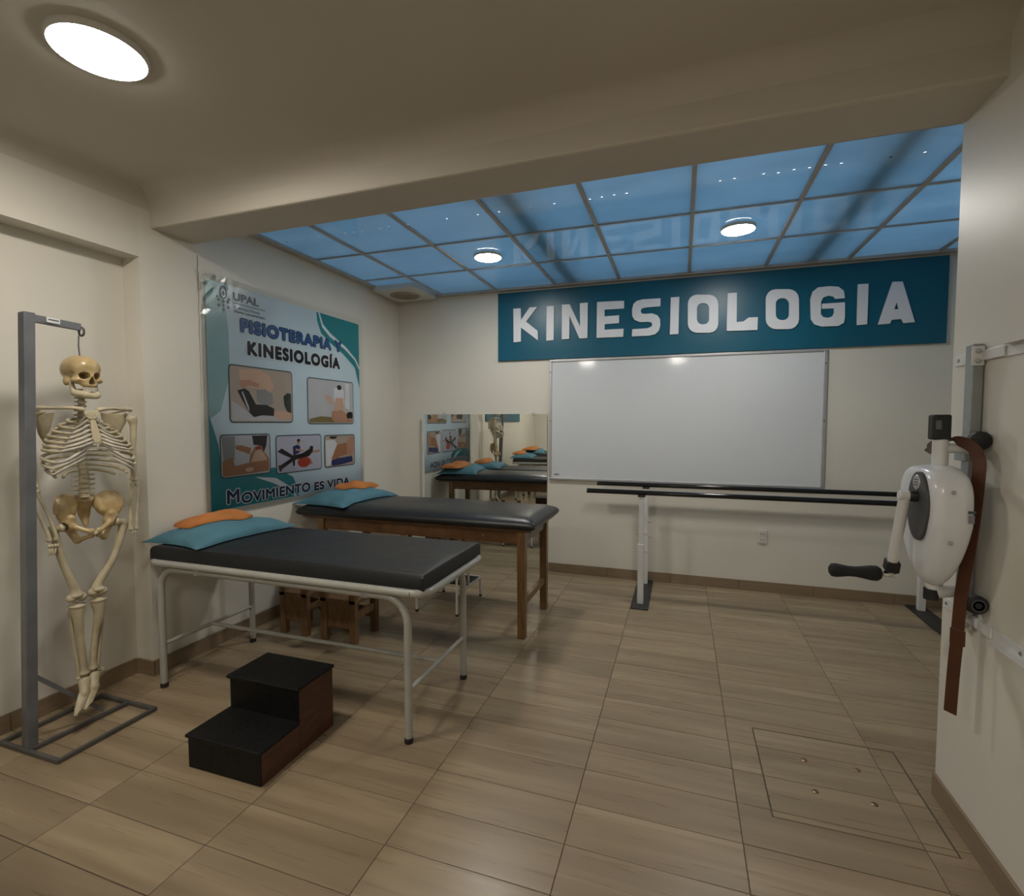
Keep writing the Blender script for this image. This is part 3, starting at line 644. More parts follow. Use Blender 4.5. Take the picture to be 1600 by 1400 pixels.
photo((-.028, .392, .214, .496), (90, 530, 700, 1080), pgrey, [
    (pgrey2, [(95, 705), (210, 705), (200, 930), (110, 940)]),
    (skin3, [(100, 930), (180, 900), (205, 985), (330, 965), (340, 890), (385, 820), (445, 800), (470, 860), (520, 940), (530, 1060), (90, 1080)]),
    (skin2, [(345, 960), (385, 860), (430, 840), (470, 880), (505, 950), (420, 960)]),
    (skin3, [(210, 795), (262, 795), (350, 825), (335, 885), (215, 830)]),
    (phair, [(362, 705), (508, 705), (495, 810), (470, 870), (450, 810), (405, 800), (375, 795)]),
    (pred, [(385, 815), (440, 805), (450, 840), (400, 850)]), (skin2, circ(330, 1030, 40, 22))])
photo((.460, .957, .196, .479), (600, 1005, 700, 1040), plil, [
    (pball, circ(838, 958, 60, 52)), (pshirt, [(738, 800), (775, 785), (805, 800), (800, 860), (740, 890)]),
    (skin, circ(788, 762, 15, 24)), (phair, circ(789, 744, 15, 14)), (skin, [(760, 820), (830, 840), (830, 855), (765, 842)]),
    (ppants, [(605, 840), (640, 812), (735, 885), (820, 872), (885, 835), (920, 825), (925, 855), (885, 905), (800, 920), (745, 932), (640, 1005), (615, 975), (720, 910)]),
    (phair, circ(908, 824, 18, 20)), (skin, [(915, 858), (992, 845), (992, 868), (915, 876)]), (ppants, [(735, 900), (755, 900), (750, 985), (735, 985)]), (skin, [(888, 930), (900, 930), (915, 985), (900, 985)]), (phair, [(610, 965), (640, 970), (635, 1025), (618, 1020)])])
photo((1.008, 1.420, .198, .468), (1045, 1315, 700, 985), pbeige, [
    (pcoat, [(1050, 740), (1130, 735), (1160, 800), (1150, 890), (1050, 900)]), (phair, circ(1118, 708, 34, 22)),
    (skin3, [(1150, 785), (1240, 770), (1260, 880), (1170, 900), (1120, 955), (1105, 900)]),
    (skin, [(1240, 770), (1275, 710), (1315, 715), (1315, 860), (1270, 905), (1240, 870)]),
    (pbl2, [(1095, 930), (1160, 912), (1290, 903), (1295, 958), (1130, 985), (1100, 975)]), (pcoat, [(1048, 880), (1100, 890), (1095, 970), (1048, 975)])])
# crinkled clear film over the sheet, loose in its upper corner
NU, NV = 44, 40; rnd = random.Random(3); bump = [[rnd.uniform(-1, 1) for _ in range(NV + 1)] for _ in range(NU + 1)]
fm = MB(); vs = []
for i in range(NU + 1):
    for j in range(NV + 1):
        u = -.155 + (1.565 + .155) * i / NU; v = -.03 + 1.585 * j / NV
        w = max(0, 1 - math.hypot((u + .13) / .42, (v - 1.54) / .28)); w2 = max(0, 1 - abs(u + .155) / .07) * .35
        vs.append((PX + .0065 + .003 * math.sin(u * 9) * math.sin(v * 7) * .4 + (.016 * w + .004 * w2) * bump[i][j] + .012 * w, 2.6 + u, .9 + v))
fm.add(vs, [(i * (NV + 1) + j, (i + 1) * (NV + 1) + j, (i + 1) * (NV + 1) + j + 1, i * (NV + 1) + j + 1) for i in range(NU) for j in range(NV)])
fm.build('clear_film', film_m, ps, smooth=False)

# ================================================================== skeleton stand
st = thing('skeleton_stand', 'grey steel stand with a flat base frame and top arm holding the skeleton', 'stand', (-2.75, 1.6, 0))
m = MB(); m.hexa([(-2.812, 1.395, .004), (-2.757, 1.388, .004), (-2.757, 1.43, .004), (-2.812, 1.437, .004)], [(-2.72, 1.41, 1.96), (-2.665, 1.403, 1.96), (-2.665, 1.445, 1.96), (-2.72, 1.452, 1.96)]); m.build('post', stand_m, st, bevel=.003)
m = MB(); m.bar((-2.692, 1.43, 1.940), (-2.752, 1.665, 1.942), .022, .034); arm = m.build('top_arm', stand_m, st, bevel=.003)
m = MB(); m.bar((-2.689, 1.489, 1.940), (-2.704, 1.548, 1.941), .002, .022); lab = m.build('sticker', label_m, arm); lab.location = Vector((.0115, .003, .002))
m = MB(); m.bar((-2.6905, 1.495, 1.941), (-2.702, 1.542, 1.942), .002, .005); q = m.build('printed_line', pdk, arm); q.location = Vector((.0122, .003, .002))
m = MB(); m.tube([(-2.75 + .018 * math.cos(a), 1.672, 1.922 + .02 * math.sin(a)) for a in [k * math.pi / 8 for k in range(17)]], .005, 8); m.build('ring', base_m, arm, smooth=True)
m = MB(); m.bar((-2.785, 1.43, .34), (-2.75, 1.70, .03), .018, .008, (1, 0, 0)); m.build('brace', stand_m, st)
for a, b in (((-2.95, 1.39, .011), (-2.552, 1.39, .011)), ((-2.95, 1.815, .011), (-2.552, 1.815, .011)), ((-2.95, 1.382, .011), (-2.95, 1.823, .011)), ((-2.552, 1.382, .011), (-2.552, 1.823, .011)), ((-2.76, 1.39, .011), (-2.74, 1.815, .011))):
    m = MB(); m.bar(a, b, .018, .018); m.build('base_rail', base_m, st, bevel=.002)

# ================================================================== hanging skeleton
FA = rad(15); SN = Vector((math.cos(FA), -math.sin(FA), 0)); SS = Vector((math.sin(FA), math.cos(FA), 0)); SO = Vector((-2.75, 1.66, 0))
def sk(s, n, z): return SO + SS * s + SN * n + Vector((0, 0, z))     # s: towards the skeleton's left, n: forwards, z: up
skl = thing('skeleton_model', 'life-size ivory plastic skeleton hanging from the grey stand', 'skeleton', (-2.75, 1.66, .09))
def bone(name, pts, rr_, mt=bone_m, n=6, seg=10, parent=None, flat=None):
    P = catmull([sk(*p) for p in pts], n); L = len(pts); R = []
    for i in range(len(P)):
        t = i / (len(P) - 1) * (len(rr_) - 1); k = min(int(t), len(rr_) - 2); f_ = t - k; f_ = f_ * f_ * (3 - 2 * f_); R.append(rr_[k] * (1 - f_) + rr_[k + 1] * f_)
    R[0] *= .55; R[-1] *= .55
    P = [P[0] + (P[0] - P[1]).normalized() * R[0] * .5] + P + [P[-1] + (P[-1] - P[-2]).normalized() * R[-1] * .5]; R = [R[0] * .35] + R + [R[-1] * .35]
    m = MB(); m.tube(P, R, seg, flat=flat); return m.build(name, mt, parent or skl, smooth=True)
def blob(name, f, lo, hi, res, mt, parent=None, xf=sk):
    v, fs = surfnet(f, lo, hi, res); m = MB(); m.add([xf(*p) for p in v], fs); return m.build(name, mt, parent or skl, smooth=True)
# skull, turned further to its left
HY = rad(12); SKZ = 1.622
def skh(s, n, z):
    c, d = math.cos(HY), math.sin(HY); return sk(.008 + s * c + n * d, -.012 - s * d + n * c, SKZ + z)
def skull_f(X, Y, Z):
    ax = np.abs(X)
    d = ell(X, Y, Z, (0, -.016, .118), (.071, .080, .070))
    d = smin(d, ell(X, Y, Z, (0, .034, .124), (.057, .046, .050)), .02)
    d = smin(d, ell(X, Y, Z, (0, .044, .078), (.051, .040, .046)), .012)
    d = smin(d, ell(ax, Y, Z, (.050, .040, .064), (.013, .024, .012)), .010)
    d = smin(d, ell(X, Y, Z, (0, .060, .043), (.031, .026, .020)), .010)
    d = smin(d, ell(ax, Y, Z, (.058, -.012, .060), (.012, .018, .022)), .012)
    d = smax(d, -cap(ax, Y, Z * 1.22 - .0185, (.0300, .090, .0845), (.020, .030, .0845), .0225, .016), .003)
    w = .013 * np.clip((.086 - Z) / .032, .2, 1)
    d = smax(d, -np.maximum(np.abs(X) - w, np.maximum(.035 - Y, np.abs(Z - .062) - .018)), .003)
    d = smax(d, -ell(ax, Y, Z, (.066, .040, .088), (.014, .022, .016)), .006)
    return smax(d, -ell(X, Y, Z, (0, .012, .030), (.041, .040, .022)), .006)
blob('skull', skull_f, (-.09, -.125, .01), (.09, .115, .20), .0032, bone2_m, xf=skh)
def jaw_f(X, Y, Z):
    ax = np.abs(X); d = cap(ax, Y, Z, (.049, .008, .052), (.046, .022, .004), .0095, .0125)
    d = smin(d, cap(ax, Y, Z, (.045, .022, .002), (.022, .068, -.006), .0125, .0160), .008)
    d = smin(d, cap(X, Y, Z, (-.02, .068, -.006), (.02, .068, -.006), .0160, .0160), .008)
    d = smin(d, ell(X, Y, Z, (0, .074, -.012), (.020, .012, .012)), .008)
    return smin(d, cap(ax, Y, Z, (.040, .030, .012), (.016, .070, .006), .006, .006), .006)
blob('jawbone', jaw_f, (-.075, -.015, -.035), (.075, .1, .075), .0034, bone_m, xf=skh)
for row, z, yo in (('upper_teeth', .025, .0), ('lower_teeth', .0145, -.001)):
    m = MB()
    for k in range(10):
        a = rad(-62 + k * 124 / 9); x, y = .031 * math.sin(a), .048 + yo + .033 * math.cos(a)
        c = skh(x, y, z); e1 = (skh(x + math.cos(a) * .0030, y - math.sin(a) * .0030, z) - c); e2 = (skh(x + math.sin(a) * .0025, y + math.cos(a) * .0025, z) - c); h = Vector((0, 0, .005))
        m.add([c + i * e1 + j * e2 + k2 * h for i in (-1, 1) for j in (-1, 1) for k2 in (-1, 1)], [(0, 1, 3, 2), (4, 6, 7, 5), (0, 4, 5, 1), (2, 3, 7, 6), (0, 2, 6, 4), (1, 5, 7, 3)])
    m.build(row, cart_m, skl)
m = MB(); m.tube([sk(.0, .0, 1.795), sk(-.003, .0, 1.85), sk(.0, -.002, 1.90), sk(.002, .0, 1.905)], .003, 6); m.build('hanging_rod', base_m, skl)
# spine
spine = []
for k in range(24):
    t = k / 23; z = 1.640 - .508 * (t ** 1.08)
    y = -.018 - .062 * math.exp(-((t - .47) / .22) ** 2) + .012 * math.exp(-((t - .85) / .12) ** 2); spine.append((.004 + .004 * math.sin(t * 5), y, z))
for k, (s, y, z) in enumerate(spine):
    w = .013 + .010 * k / 23; h = .0075 + .004 * k / 23; m = MB()
    m.lathe([(w * .9, -h), (w, -h * .9), (w * .86, 0), (w, h * .9), (w * .9, h)], sk(s, y, z), seg=12)
    tw = (.024 if k < 7 else .034 if k < 19 else .046); tw *= 1.0
    m.tube([sk(s - tw, y - .016, z + .002), sk(s, y - .012, z), sk(s + tw, y - .016, z + .002)], [.0035, .006, .0035], 6)
    m.tube([sk(s, y - .012, z), sk(s, y - .045, z - .012)], [.006, .0035], 6)
    m.build('vertebra', bone_m, skl, smooth='auto')
    if k < 23:
        s2, y2, z2 = spine[k + 1]; m = MB(); m.lathe([(w * .8, -.004), (w * .9, 0), (w * .8, .004)], sk((s + s2) / 2, (y + y2) / 2, (z + z2) / 2), seg=10); m.build('disc', disc_m, skl, smooth='auto')
# breastbone and ribs
STX = .014
m = MB(); m.prism([(-.026, 1.545), (-.030, 1.530), (-.022, 1.512), (-.012, 1.500), (.012, 1.500), (.022, 1.512), (.030, 1.530), (.026, 1.545), (.0, 1.538)], lambda p, d: sk(STX + p[0], .067 + d + (1.545 - p[1]) * .12, p[1]), 0, .011); m.build('manubrium', bone_m, skl, bevel=.003)
m = MB(); m.prism([(-.010, 1.498), (-.014, 1.46), (-.018, 1.41), (-.012, 1.388), (.012, 1.388), (.018, 1.41), (.014, 1.46), (.010, 1.498)], lambda p, d: sk(STX + p[0] + (1.5 - p[1]) * .10, .072 + d + (1.545 - p[1]) * .16, p[1]), 0, .010); m.build('sternum', bone_m, skl, bevel=.003)
bone('xiphoid', [(STX + .012, .10, 1.386), (STX + .012, .098, 1.35)], [.006, .004], cart_m)
WID = [.064, .096, .120, .138, .150, .160, .167, .172, .172, .162, .138, .105]
for k in range(12):
    vs_, vy, vz = spine[7 + k] if k < 11 else spine[18]
    w = WID[k]; dep = .058 + .07 * min(1, k / 5); yc_ = vy + dep - .012
    fz = (1.522, 1.498, 1.475, 1.452, 1.430, 1.410, 1.392, 1.33, 1.29, 1.25, 1.21, 1.195)[k]
    tend = (rad(150), rad(148), rad(146), rad(143), rad(138), rad(134), rad(130), rad(124), rad(118), rad(112), rad(95), rad(72))[k]
    side_drop = (vz - fz) * .42 + .02
    for sx in (-1, 1):
        pts = []
        for q in range(9):
            a = .12 + (tend - .12) * q / 8
            zz = vz + .004 - (vz - fz + .045 if k < 7 else side_drop + .018) * (1 - math.cos(a)) / 2 * (1.15 if k < 7 else 1.3)
            pts.append((vs_ + .006 + sx * w * math.sin(a) ** .9, yc_ - dep * math.cos(a) - .012, zz))
        bone('rib', pts, [.0060, .0072, .0078, .0075, .0070], bone_m, 3, 8)
        e = pts[-1]
        if k < 7: bone('costal_cartilage', [e, ((e[0] + STX + sx * .016) / 2, e[1] + .012, (e[2] + fz) / 2 - .004), (STX + sx * .016 + (1.5 - fz) * .1, .078 + (1.545 - fz) * .15, fz)], [.0068, .0068, .006], cart_m, 4, 8)
        elif k < 10:
            tz = 1.385 - (k - 7) * .012; bone('costal_cartilage', [e, (e[0] * .72 + .004, e[1] + .016, e[2] + .014 + .01 * (k - 7)), (STX + .012 + sx * (.018 + .014 * (k - 7)), .094, tz - .02 * (k - 7))], [.0068, .0068, .006], cart_m, 5, 8)
# shoulder girdle and arms (s offset: the skeleton's right is negative)
for sx, sh, eb, wr in ((-1, (-.182, -.018, 1.505), (-.184, -.005, 1.188), (-.140, .035, .936)), (1, (.212, -.020, 1.500), (.206, -.01, 1.182), (.186, .02, .930))):
    c0 = (STX + sx * .022, .066, 1.545); c1 = (sh[0] - sx * .012, -.010, 1.553)
    bone('collarbone', [c0, (c0[0] + sx * .05, .068, 1.553), (c0[0] + sx * .11, .022, 1.552), c1], [.012, .008, .0075, .010])
    cs = sh[0] - sx * .022
    v = [(cs, -.030, 1.525), (cs - sx * .085, -.105, 1.535), (cs - sx * .072, -.120, 1.46), (cs - sx * .045, -.112, 1.380), (cs - sx * .014, -.072, 1.43), (cs + sx * .003, -.036, 1.49)]
    m = MB(); n_ = len(v); m.add([sk(*p) for p in v] + [sk(p[0], p[1] - .006, p[2]) for p in v], [tuple(range(n_)), tuple(range(2 * n_ - 1, n_ - 1, -1))] + [(i, n_ + i, n_ + (i + 1) % n_, (i + 1) % n_) for i in range(n_)]); sc = m.build('shoulder_blade', bone_m, skl, bevel=.002)
    bone('acromion', [(cs - sx * .07, -.115, 1.525), (cs, -.07, 1.548), (sh[0], -.02, 1.552)], [.005, .008, .011], bone_m, parent=sc)
    bone('coracoid', [(cs - sx * .004, -.035, 1.52), (cs - sx * .012, .005, 1.532)], [.010, .007], bone_m, parent=sc)
    bone('upper_arm_bone', [(sh[0] - sx * .004, sh[1], sh[2] + .012), sh, (sh[0] + sx * .003, sh[1], sh[2] - .05), ((sh[0] + eb[0]) / 2, (sh[1] + eb[1]) / 2, (sh[2] + eb[2]) / 2), (eb[0], eb[1], eb[2] + .03), eb], [.022, .022, .0145, .0125, .014, .022], bone_m, 5, 12)
    for o_, r_ in ((-.013, .0085), (.013, .0075)):
        md = ((eb[0] + wr[0]) / 2 + o_ * 1.3 * .9, (eb[1] + wr[1]) / 2, (eb[2] + wr[2]) / 2)
        bone('forearm_bone', [(eb[0] + o_ * .7, eb[1] + .004, eb[2] - .010), (eb[0] + o_, eb[1] + .006, eb[2] - .045), md, (wr[0] + o_, wr[1], wr[2] + .03), (wr[0] + o_ * .95, wr[1], wr[2])], [r_ * 1.5, r_ * 1.0, r_ * .85, r_ * 1.0, r_ * 1.6], bone_m, 5, 10)
    if sx < 0:
        for i in range(4):
            bone('hand_bone', [(wr[0] - .012 + i * .010, wr[1] + .004, wr[2] - .014), (wr[0] - .010 + i * .009, wr[1] + .006, wr[2] - .030)], [.007, .007], bone_m, 3, 8)
        for i in range(3):
            bone('hand_bone', [(wr[0] - .012 + i * .011, wr[1] + .006, wr[2] - .034), (wr[0] - .016 + i * .009, wr[1] + .012, wr[2] - .062)], [.0055, .0042], bone_m, 3, 8)
    else:
        for i in range(2): bone('hand_bone', [(wr[0] - .008 + i * .014, wr[1] + .003, wr[2] - .010), (wr[0] - .006 + i * .012, wr[1] + .004, wr[2] - .020)], [.006, .005], bone_m, 3, 8)
# pelvis
PS = .012
def hip_f(sx):
    def f(X, Y, Z):
        x = (X - PS) * sx; y = Y; z = Z
        # iliac wing: a bowl-shaped plate
        u = (x - .078) * .80 + (y + .010) * .60; w_ = -(x - .078) * .60 + (y + .010) * .80 + .35 * u * u / .06 * .5 + .20 * (z - 1.07) * (z - 1.07) / .05
        plate = np.maximum(np.sqrt((u / .060) ** 2 + ((z - 1.072) / .066) ** 2) - 1, -1) * .06
        d = smax(plate, np.abs(w_ + .0) - .0065, .004)
        rim = np.abs(np.sqrt((u / .057) ** 2 + ((z - 1.072) / .063) ** 2) - 1) * .058
        d = smin(d, np.where(z > 1.055, np.sqrt(rim ** 2 + w_ ** 2) - .0095, 1.0), .006)
        d = smin(d, ell(x, y, z, (.082, .004, .995), (.030, .030, .032)), .016)
        d = smin(d, cap(x, y, z, (.078, .02, 1.03), (.086, .01, 1.00), .018, .024), .014)
        d = smin(d, cap(x, y, z, (.075, .025, .992), (.016, .066, .958), .013, .011), .010)
        d = smin(d, cap(x, y, z, (.012, .066, .964), (.012, .060, .938), .012, .010), .008)
        d = smin(d, cap(x, y, z, (.014, .058, .940), (.052, .004, .914), .009, .011), .008)
        d = smin(d, cap(x, y, z, (.052, .000, .916), (.074, -.012, .97), .016, .020), .012)
        d = smin(d, cap(x, y, z, (.040, -.055, 1.105), (.062, -.03, 1.05), .016, .016), .014)
        d = smax(d, -ell(x, y, z, (.100, .014, .990), (.020, .022, .022)), .004)
        return smax(d, -cap(x, y, z, (.044, .038, .955), (.058, .016, .950), .012, .014), .004)
    return f
for sx in (-1, 1):
    lo = (PS + min(-.01 * sx, .17 * sx), -.09, .89); hi = (PS + max(-.01 * sx, .17 * sx), .10, 1.17)
    blob('hip_bone', hip_f(sx), lo, hi, .0042, bone2_m)
bone('sacrum', [(PS - .004, -.045, 1.125), (PS - .002, -.062, 1.09), (PS, -.075, 1.04), (PS, -.062, .99), (PS, -.045, .968)], [.040, .036, .026, .014, .006], bone2_m, 5, 14)
bone('pubic_joint', [(PS - .010, .068, .952), (PS + .010, .068, .952)], [.012, .012], cart_m, 3, 10)
# legs
for sx, hp, trc, kn, an in ((-1, (-.088, .012, .990), (-.126, -.012, .978), (-.054, .010, .632), (-.036, .000, .248)), (1, (.106, .012, .985), (.150, -.012, .966), (.032, .000, .636), (.004, -.012, .256))):
    bone('thigh_bone', [(hp[0], hp[1], hp[2]), (hp[0] + sx * .022, 0, hp[2] - .006), trc, (trc[0] * .9 + kn[0] * .1, .0, trc[2] - .045), ((trc[0] + kn[0]) / 2 + sx * .006, .012, (trc[2] + kn[2]) / 2), (kn[0] + sx * .006, kn[1], kn[2] + .055), (kn[0], kn[1], kn[2] + .012)], [.023, .016, .023, .0185, .0150, .0195, .033], bone_m, 5, 14)
    for o_ in (-.019, .019): bone('condyle', [(kn[0] + o_, kn[1] - .020, kn[2] + .008), (kn[0] + o_, kn[1] + .018, kn[2] + .010)], [.022, .021], bone_m, 3, 12)
    tk = (kn[0], kn[1], kn[2] - .024)
    bone('shin_bone', [tk, (tk[0], tk[1], tk[2] - .022), (tk[0] - sx * .002, tk[1] + .006, tk[2] - .08), ((tk[0] + an[0]) / 2, (tk[1] + an[1]) / 2, (tk[2] + an[2]) / 2), (an[0], an[1], an[2] + .045), (an[0], an[1], an[2])], [.037, .031, .0205, .0150, .0150, .024], bone_m, 5, 12)
    bone('calf_bone', [(tk[0] + sx * .026, tk[1] - .012, tk[2] - .020), (tk[0] + sx * .024, tk[1] - .012, tk[2] - .06), ((tk[0] + an[0]) / 2 + sx * .024, (tk[1] + an[1]) / 2 - .008, (tk[2] + an[2]) / 2), (an[0] + sx * .020, an[1] - .002, an[2] + .02), (an[0] + sx * .021, an[1], an[2] - .014)], [.012, .0078, .0070, .0085, .012], bone_m, 5, 8)
    A = np.array(an); dirx = -.045 if sx < 0 else -.045
    def foot_f(X, Y, Z, A=A, sx=sx):
        a0 = A + (.0, .004, -.030); heel = A + (.038, -.038, -.036); mid = A + (-.012, .04, -.072)
        d = smin(cap(X, Y, Z, a0, heel, .021, .023), cap(X, Y, Z, a0, mid, .023, .020), .016)
        for i in range(5):
            o_ = (i - 2) * .0105; tip = A + (-.040 + o_ * .8, .078 - abs(i - 1) * .004, -.112 - (.010 if i < 2 else 0))
            d = smin(d, cap(X, Y, Z, mid + (o_ * .8, 0, 0), tip, .0085, .0065), .005)
            d = smin(d, cap(X, Y, Z, tip, tip + (-.010, .014, -.024 + abs(i - 1) * .003), .0055, .0042), .003)
        return d
    blob('foot', foot_f, tuple(A + (-.11, -.08, -.17)), tuple(A + (.09, .14, .0)), .0045, bone_m)

# ================================================================== treatment beds
def rail_loop(x0, x1, y0, y1, z, r, n=6):
    P = []
    for cx_, cy_, a0 in ((x1 - r, y0 + r, -90), (x1 - r, y1 - r, 0), (x0 + r, y1 - r, 90), (x0 + r, y0 + r, 180)):
        P += [(cx_ + r * math.cos(rad(a0 + 90 * i / n)), cy_ + r * math.sin(rad(a0 + 90 * i / n)), z) for i in range(n + 1)]
    return P + [P[0]]
def u_tube(xa, xb, y, zt, r=.12):
    P = [(xa, y, .02), (xa, y, zt - r)] + [(xa + r - r * math.cos(rad(a)), y, zt - r + r * math.sin(rad(a))) for a in range(15, 91, 15)]
    P += [(xb - r + r * math.sin(rad(a)), y, zt - r + r * math.cos(rad(a))) for a in range(0, 91, 15)] + [(xb, y, .02)]
    return P
def soft_slab(x0, x1, y0, y1, z0, z1, r, nx=26, ny=12, crown=.0, pinch=0.0, seed=1, wob=.0):
    """upholstered slab: rounded rim, slightly crowned top"""
    rnd_ = random.Random(seed); m = MB(); ph = [rnd_.uniform(0, 6) for _ in range(6)]
    def ring(inset, z, hx, hy): return None
    us = [-1 + 2 * i / nx for i in range(nx + 1)]; vs_ = [-1 + 2 * j / ny for j in range(ny + 1)]
    cx_, cy_, hx, hy = (x0 + x1) / 2, (y0 + y1) / 2, (x1 - x0) / 2, (y1 - y0) / 2
    def edge(d, r_): return 0 if d >= r_ else r_ - math.sqrt(max(0, r_ * r_ - (r_ - d) ** 2))
    top, bot = [], []
    # denser sampling near the rim
    def rs(t, h): s_ = math.copysign(1 - (1 - abs(t)) ** 1.7, t); return s_ * h
    for i in range(nx + 1):
        for j in range(ny + 1):
            x, y = rs(us[i], hx), rs(vs_[j], hy); d = min(hx - abs(x), hy - abs(y))
            zt = z1 + crown * (1 - (x / hx) ** 2) * (1 - (y / hy) ** 2) - edge(d, r) * (1 - pinch) - pinch * (z1 - z0) * .55 * max(0, 1 - d / (r * 2.2)) ** 2
            zt += wob * (math.sin(x * 5 + ph[0]) * math.sin(y * 8 + ph[1]) + .5 * math.sin(x * 13 + ph[2]) * math.sin(y * 17 + ph[3])) * min(1, d / .05)
            zb = z0 + edge(d, r * .5) * .8
            top.append((cx_ + x, cy_ + y, zt)); bot.append((cx_ + x, cy_ + y, min(zb, zt - .002)))
    q = lambda i, j: i * (ny + 1) + j; n = len(top)
    fs = [(q(i, j), q(i + 1, j), q(i + 1, j + 1), q(i, j + 1)) for i in range(nx) for j in range(ny)]
    fb = [(n + q(i, j), n + q(i, j + 1), n + q(i + 1, j + 1), n + q(i + 1, j)) for i in range(nx) for j in range(ny)]
    rim = [q(i, 0) for i in range(nx)] + [q(nx, j) for j in range(ny)] + [q(i, ny) for i in range(nx, 0, -1)] + [q(0, j) for j in range(ny, 0, -1)]
    fr = [(rim[k], n + rim[k], n + rim[(k + 1) % len(rim)], rim[(k + 1) % len(rim)]) for k in range(len(rim))]
    m.add(top + bot, fs + fb + fr); return m

def metal_bed(label):
    t = thing('treatment_bed', label, 'bed', (-1.95, 2.32, 0), 'treatment beds')
    for y in (2.005, 2.625):
        m = MB(); m.tube(u_tube(-2.735, -1.178, y, .680), .0185, 12); m.build('leg_tube', bedsteel, t, smooth='auto')
        for x in (-2.735, -1.178): m = MB(); m.lathe([(.019, 0), (.0205, .004), (.0205, .022), (.0185, .026)], (x, y, 0), seg=14); m.build('rubber_foot', rubber_m, t, smooth='auto')
        for x in (-2.45, -1.40): MB().box(x - .017, x + .017, y - .019, y + .019, .664, .7065).build('clip', alu_m, t, bevel=.002)
    m = MB(); P = rail_loop(-2.795, -1.075, 1.982, 2.665, .7135, .07)
    m.tube(P, .0190, 10, caps=False, flat=(1.0, (0, 0, 1))); m.build('top_frame', bedsteel, t, smooth=True)
    MB().box(-2.785, -1.085, 1.99, 2.657, .714, .7205).build('bed_board', bedsteel, t)
    for x in (-2.735, -1.178):
        m = MB(); m.tube([(x, 2.005, .245), (x, 2.625, .245)], .0115, 10); m.build('end_stretcher', bedsteel, t, smooth='auto')
    m = MB(); m.tube([(-2.735, 2.315, .245), (-1.178, 2.315, .245)], .0115, 10); m.build('long_stretcher', bedsteel, t, smooth='auto')
    soft_slab(-2.785, -1.085, 1.988, 2.662, .7205, .800, .016, 34, 14, .006, wob=.003).build('mattress', vinyl_m, t, smooth='auto')
    return t
def wood_bed(label):
    t = thing('treatment_bed', label, 'bed', (-1.9, 3.54, 0), 'treatment beds')
    for x in (-2.665, -1.022):
        for y in (3.262, 3.842):
            m = MB(); w = .029; m.hexa([(x - w * .92, y - w * .92, 0), (x + w * .92, y - w * .92, 0), (x + w * .92, y + w * .92, 0), (x - w * .92, y + w * .92, 0)], [(x - w, y - w, .742), (x + w, y - w, .742), (x + w, y + w, .742), (x - w, y + w, .742)])
            m.build('leg', woodl_m, t, bevel=.004)
        MB().box(x - .016, x + .016, 3.29, 3.814, .215, .262).build('end_stretcher', woodl_m, t, bevel=.003)
        MB().box(x - .014, x + .014, 3.29, 3.814, .655, .742).build('end_rail', woodd_m, t, bevel=.003)
    for y in (3.262, 3.842): MB().box(-2.636, -1.05, y - .014, y + .014, .655, .742).build('side_rail', woodd_m, t, bevel=.003)
    MB().box(-2.83, -.945, 3.225, 3.875, .742, .760).build('top_board', woodd_m, t, bevel=.003)
    soft_slab(-2.865, -.915, 3.195, 3.905, .758, .842, .055, 34, 16, .022, pinch=.65, seed=4, wob=.0025).build('cushion', leath_m, t, smooth='auto')
    m = MB(); m.tube([(-1.30 - .0, 3.2465, .70), (-1.30, 3.243, .70)], .006, 8); m.build('screw', steel_s, t)
    return t
bed1 = metal_bed('cream tubular steel bed with a flat black mattress behind the black step stool')
bed2 = wood_bed('wooden treatment bed with a rounded black cushion nearer the mirror')

def pillow_mesh(hx, hy, h, seed, n=22, pin=.10, sag=.12, wr=.006, rnd_c=0.0):
    rnd_ = random.Random(seed); ph = [rnd_.uniform(0, 6.28) for _ in range(10)]; m = MB(); T, B = [], []
    for i in range(n + 1):
        for j in range(n + 1):
            u, v = -1 + 2 * i / n, -1 + 2 * j / n; u = math.copysign(1 - (1 - abs(u)) ** 1.4, u); v = math.copysign(1 - (1 - abs(v)) ** 1.4, v)
            x = hx * u * (1 - pin * (1 - v * v) * abs(u) ** 3); y = hy * v * (1 - pin * (1 - u * u) * abs(v) ** 3)
            cc = 1 - rnd_c * (abs(u) * abs(v)) ** 3; x *= cc; y *= cc
            p = max(0, (1 - abs(u) ** 2.6) * (1 - abs(v) ** 2.6)) ** .55
            w = wr * (math.sin(u * 6 + v * 3 + ph[0]) + math.sin(v * 8 - u * 4 + ph[1]) * .8 + math.sin((u + v) * 11 + ph[2]) * .4)
            e = .5 * h * sag * (abs(u) ** 6 + abs(v) ** 6)
            T.append((x, y, .35 * h + .65 * h * p + w * p + e * .3 - .3 * h * (1 - p))); B.append((x, y, max(0, .05 * h + .0 * p) if p > .02 else .05 * h))
    q = lambda i, j: i * (n + 1) + j; k = len(T)
    fs = [(q(i, j), q(i + 1, j), q(i + 1, j + 1), q(i, j + 1)) for i in range(n) for j in range(n)]
    fb = [(k + q(i, j), k + q(i, j + 1), k + q(i + 1, j + 1), k + q(i + 1, j)) for i in range(n) for j in range(n)]
    rim = [q(i, 0) for i in range(n)] + [q(n, j) for j in range(n)] + [q(i, n) for i in range(n, 0, -1)] + [q(0, j) for j in range(n, 0, -1)]
    m.add(T + B, fs + fb + [(rim[a], k + rim[a], k + rim[(a + 1) % len(rim)], rim[(a + 1) % len(rim)]) for a in range(len(rim))]); return m
def put(m, name, label, cat, mt, loc, rz=0, rx=0, ry=0, group=None, seam=None):
    o = m.build(name, mt, None, smooth=True, origin=(0, 0, 0)); o.location = loc; o.rotation_euler = (rx, ry, rz)
    tag(o, label, cat, group); return o
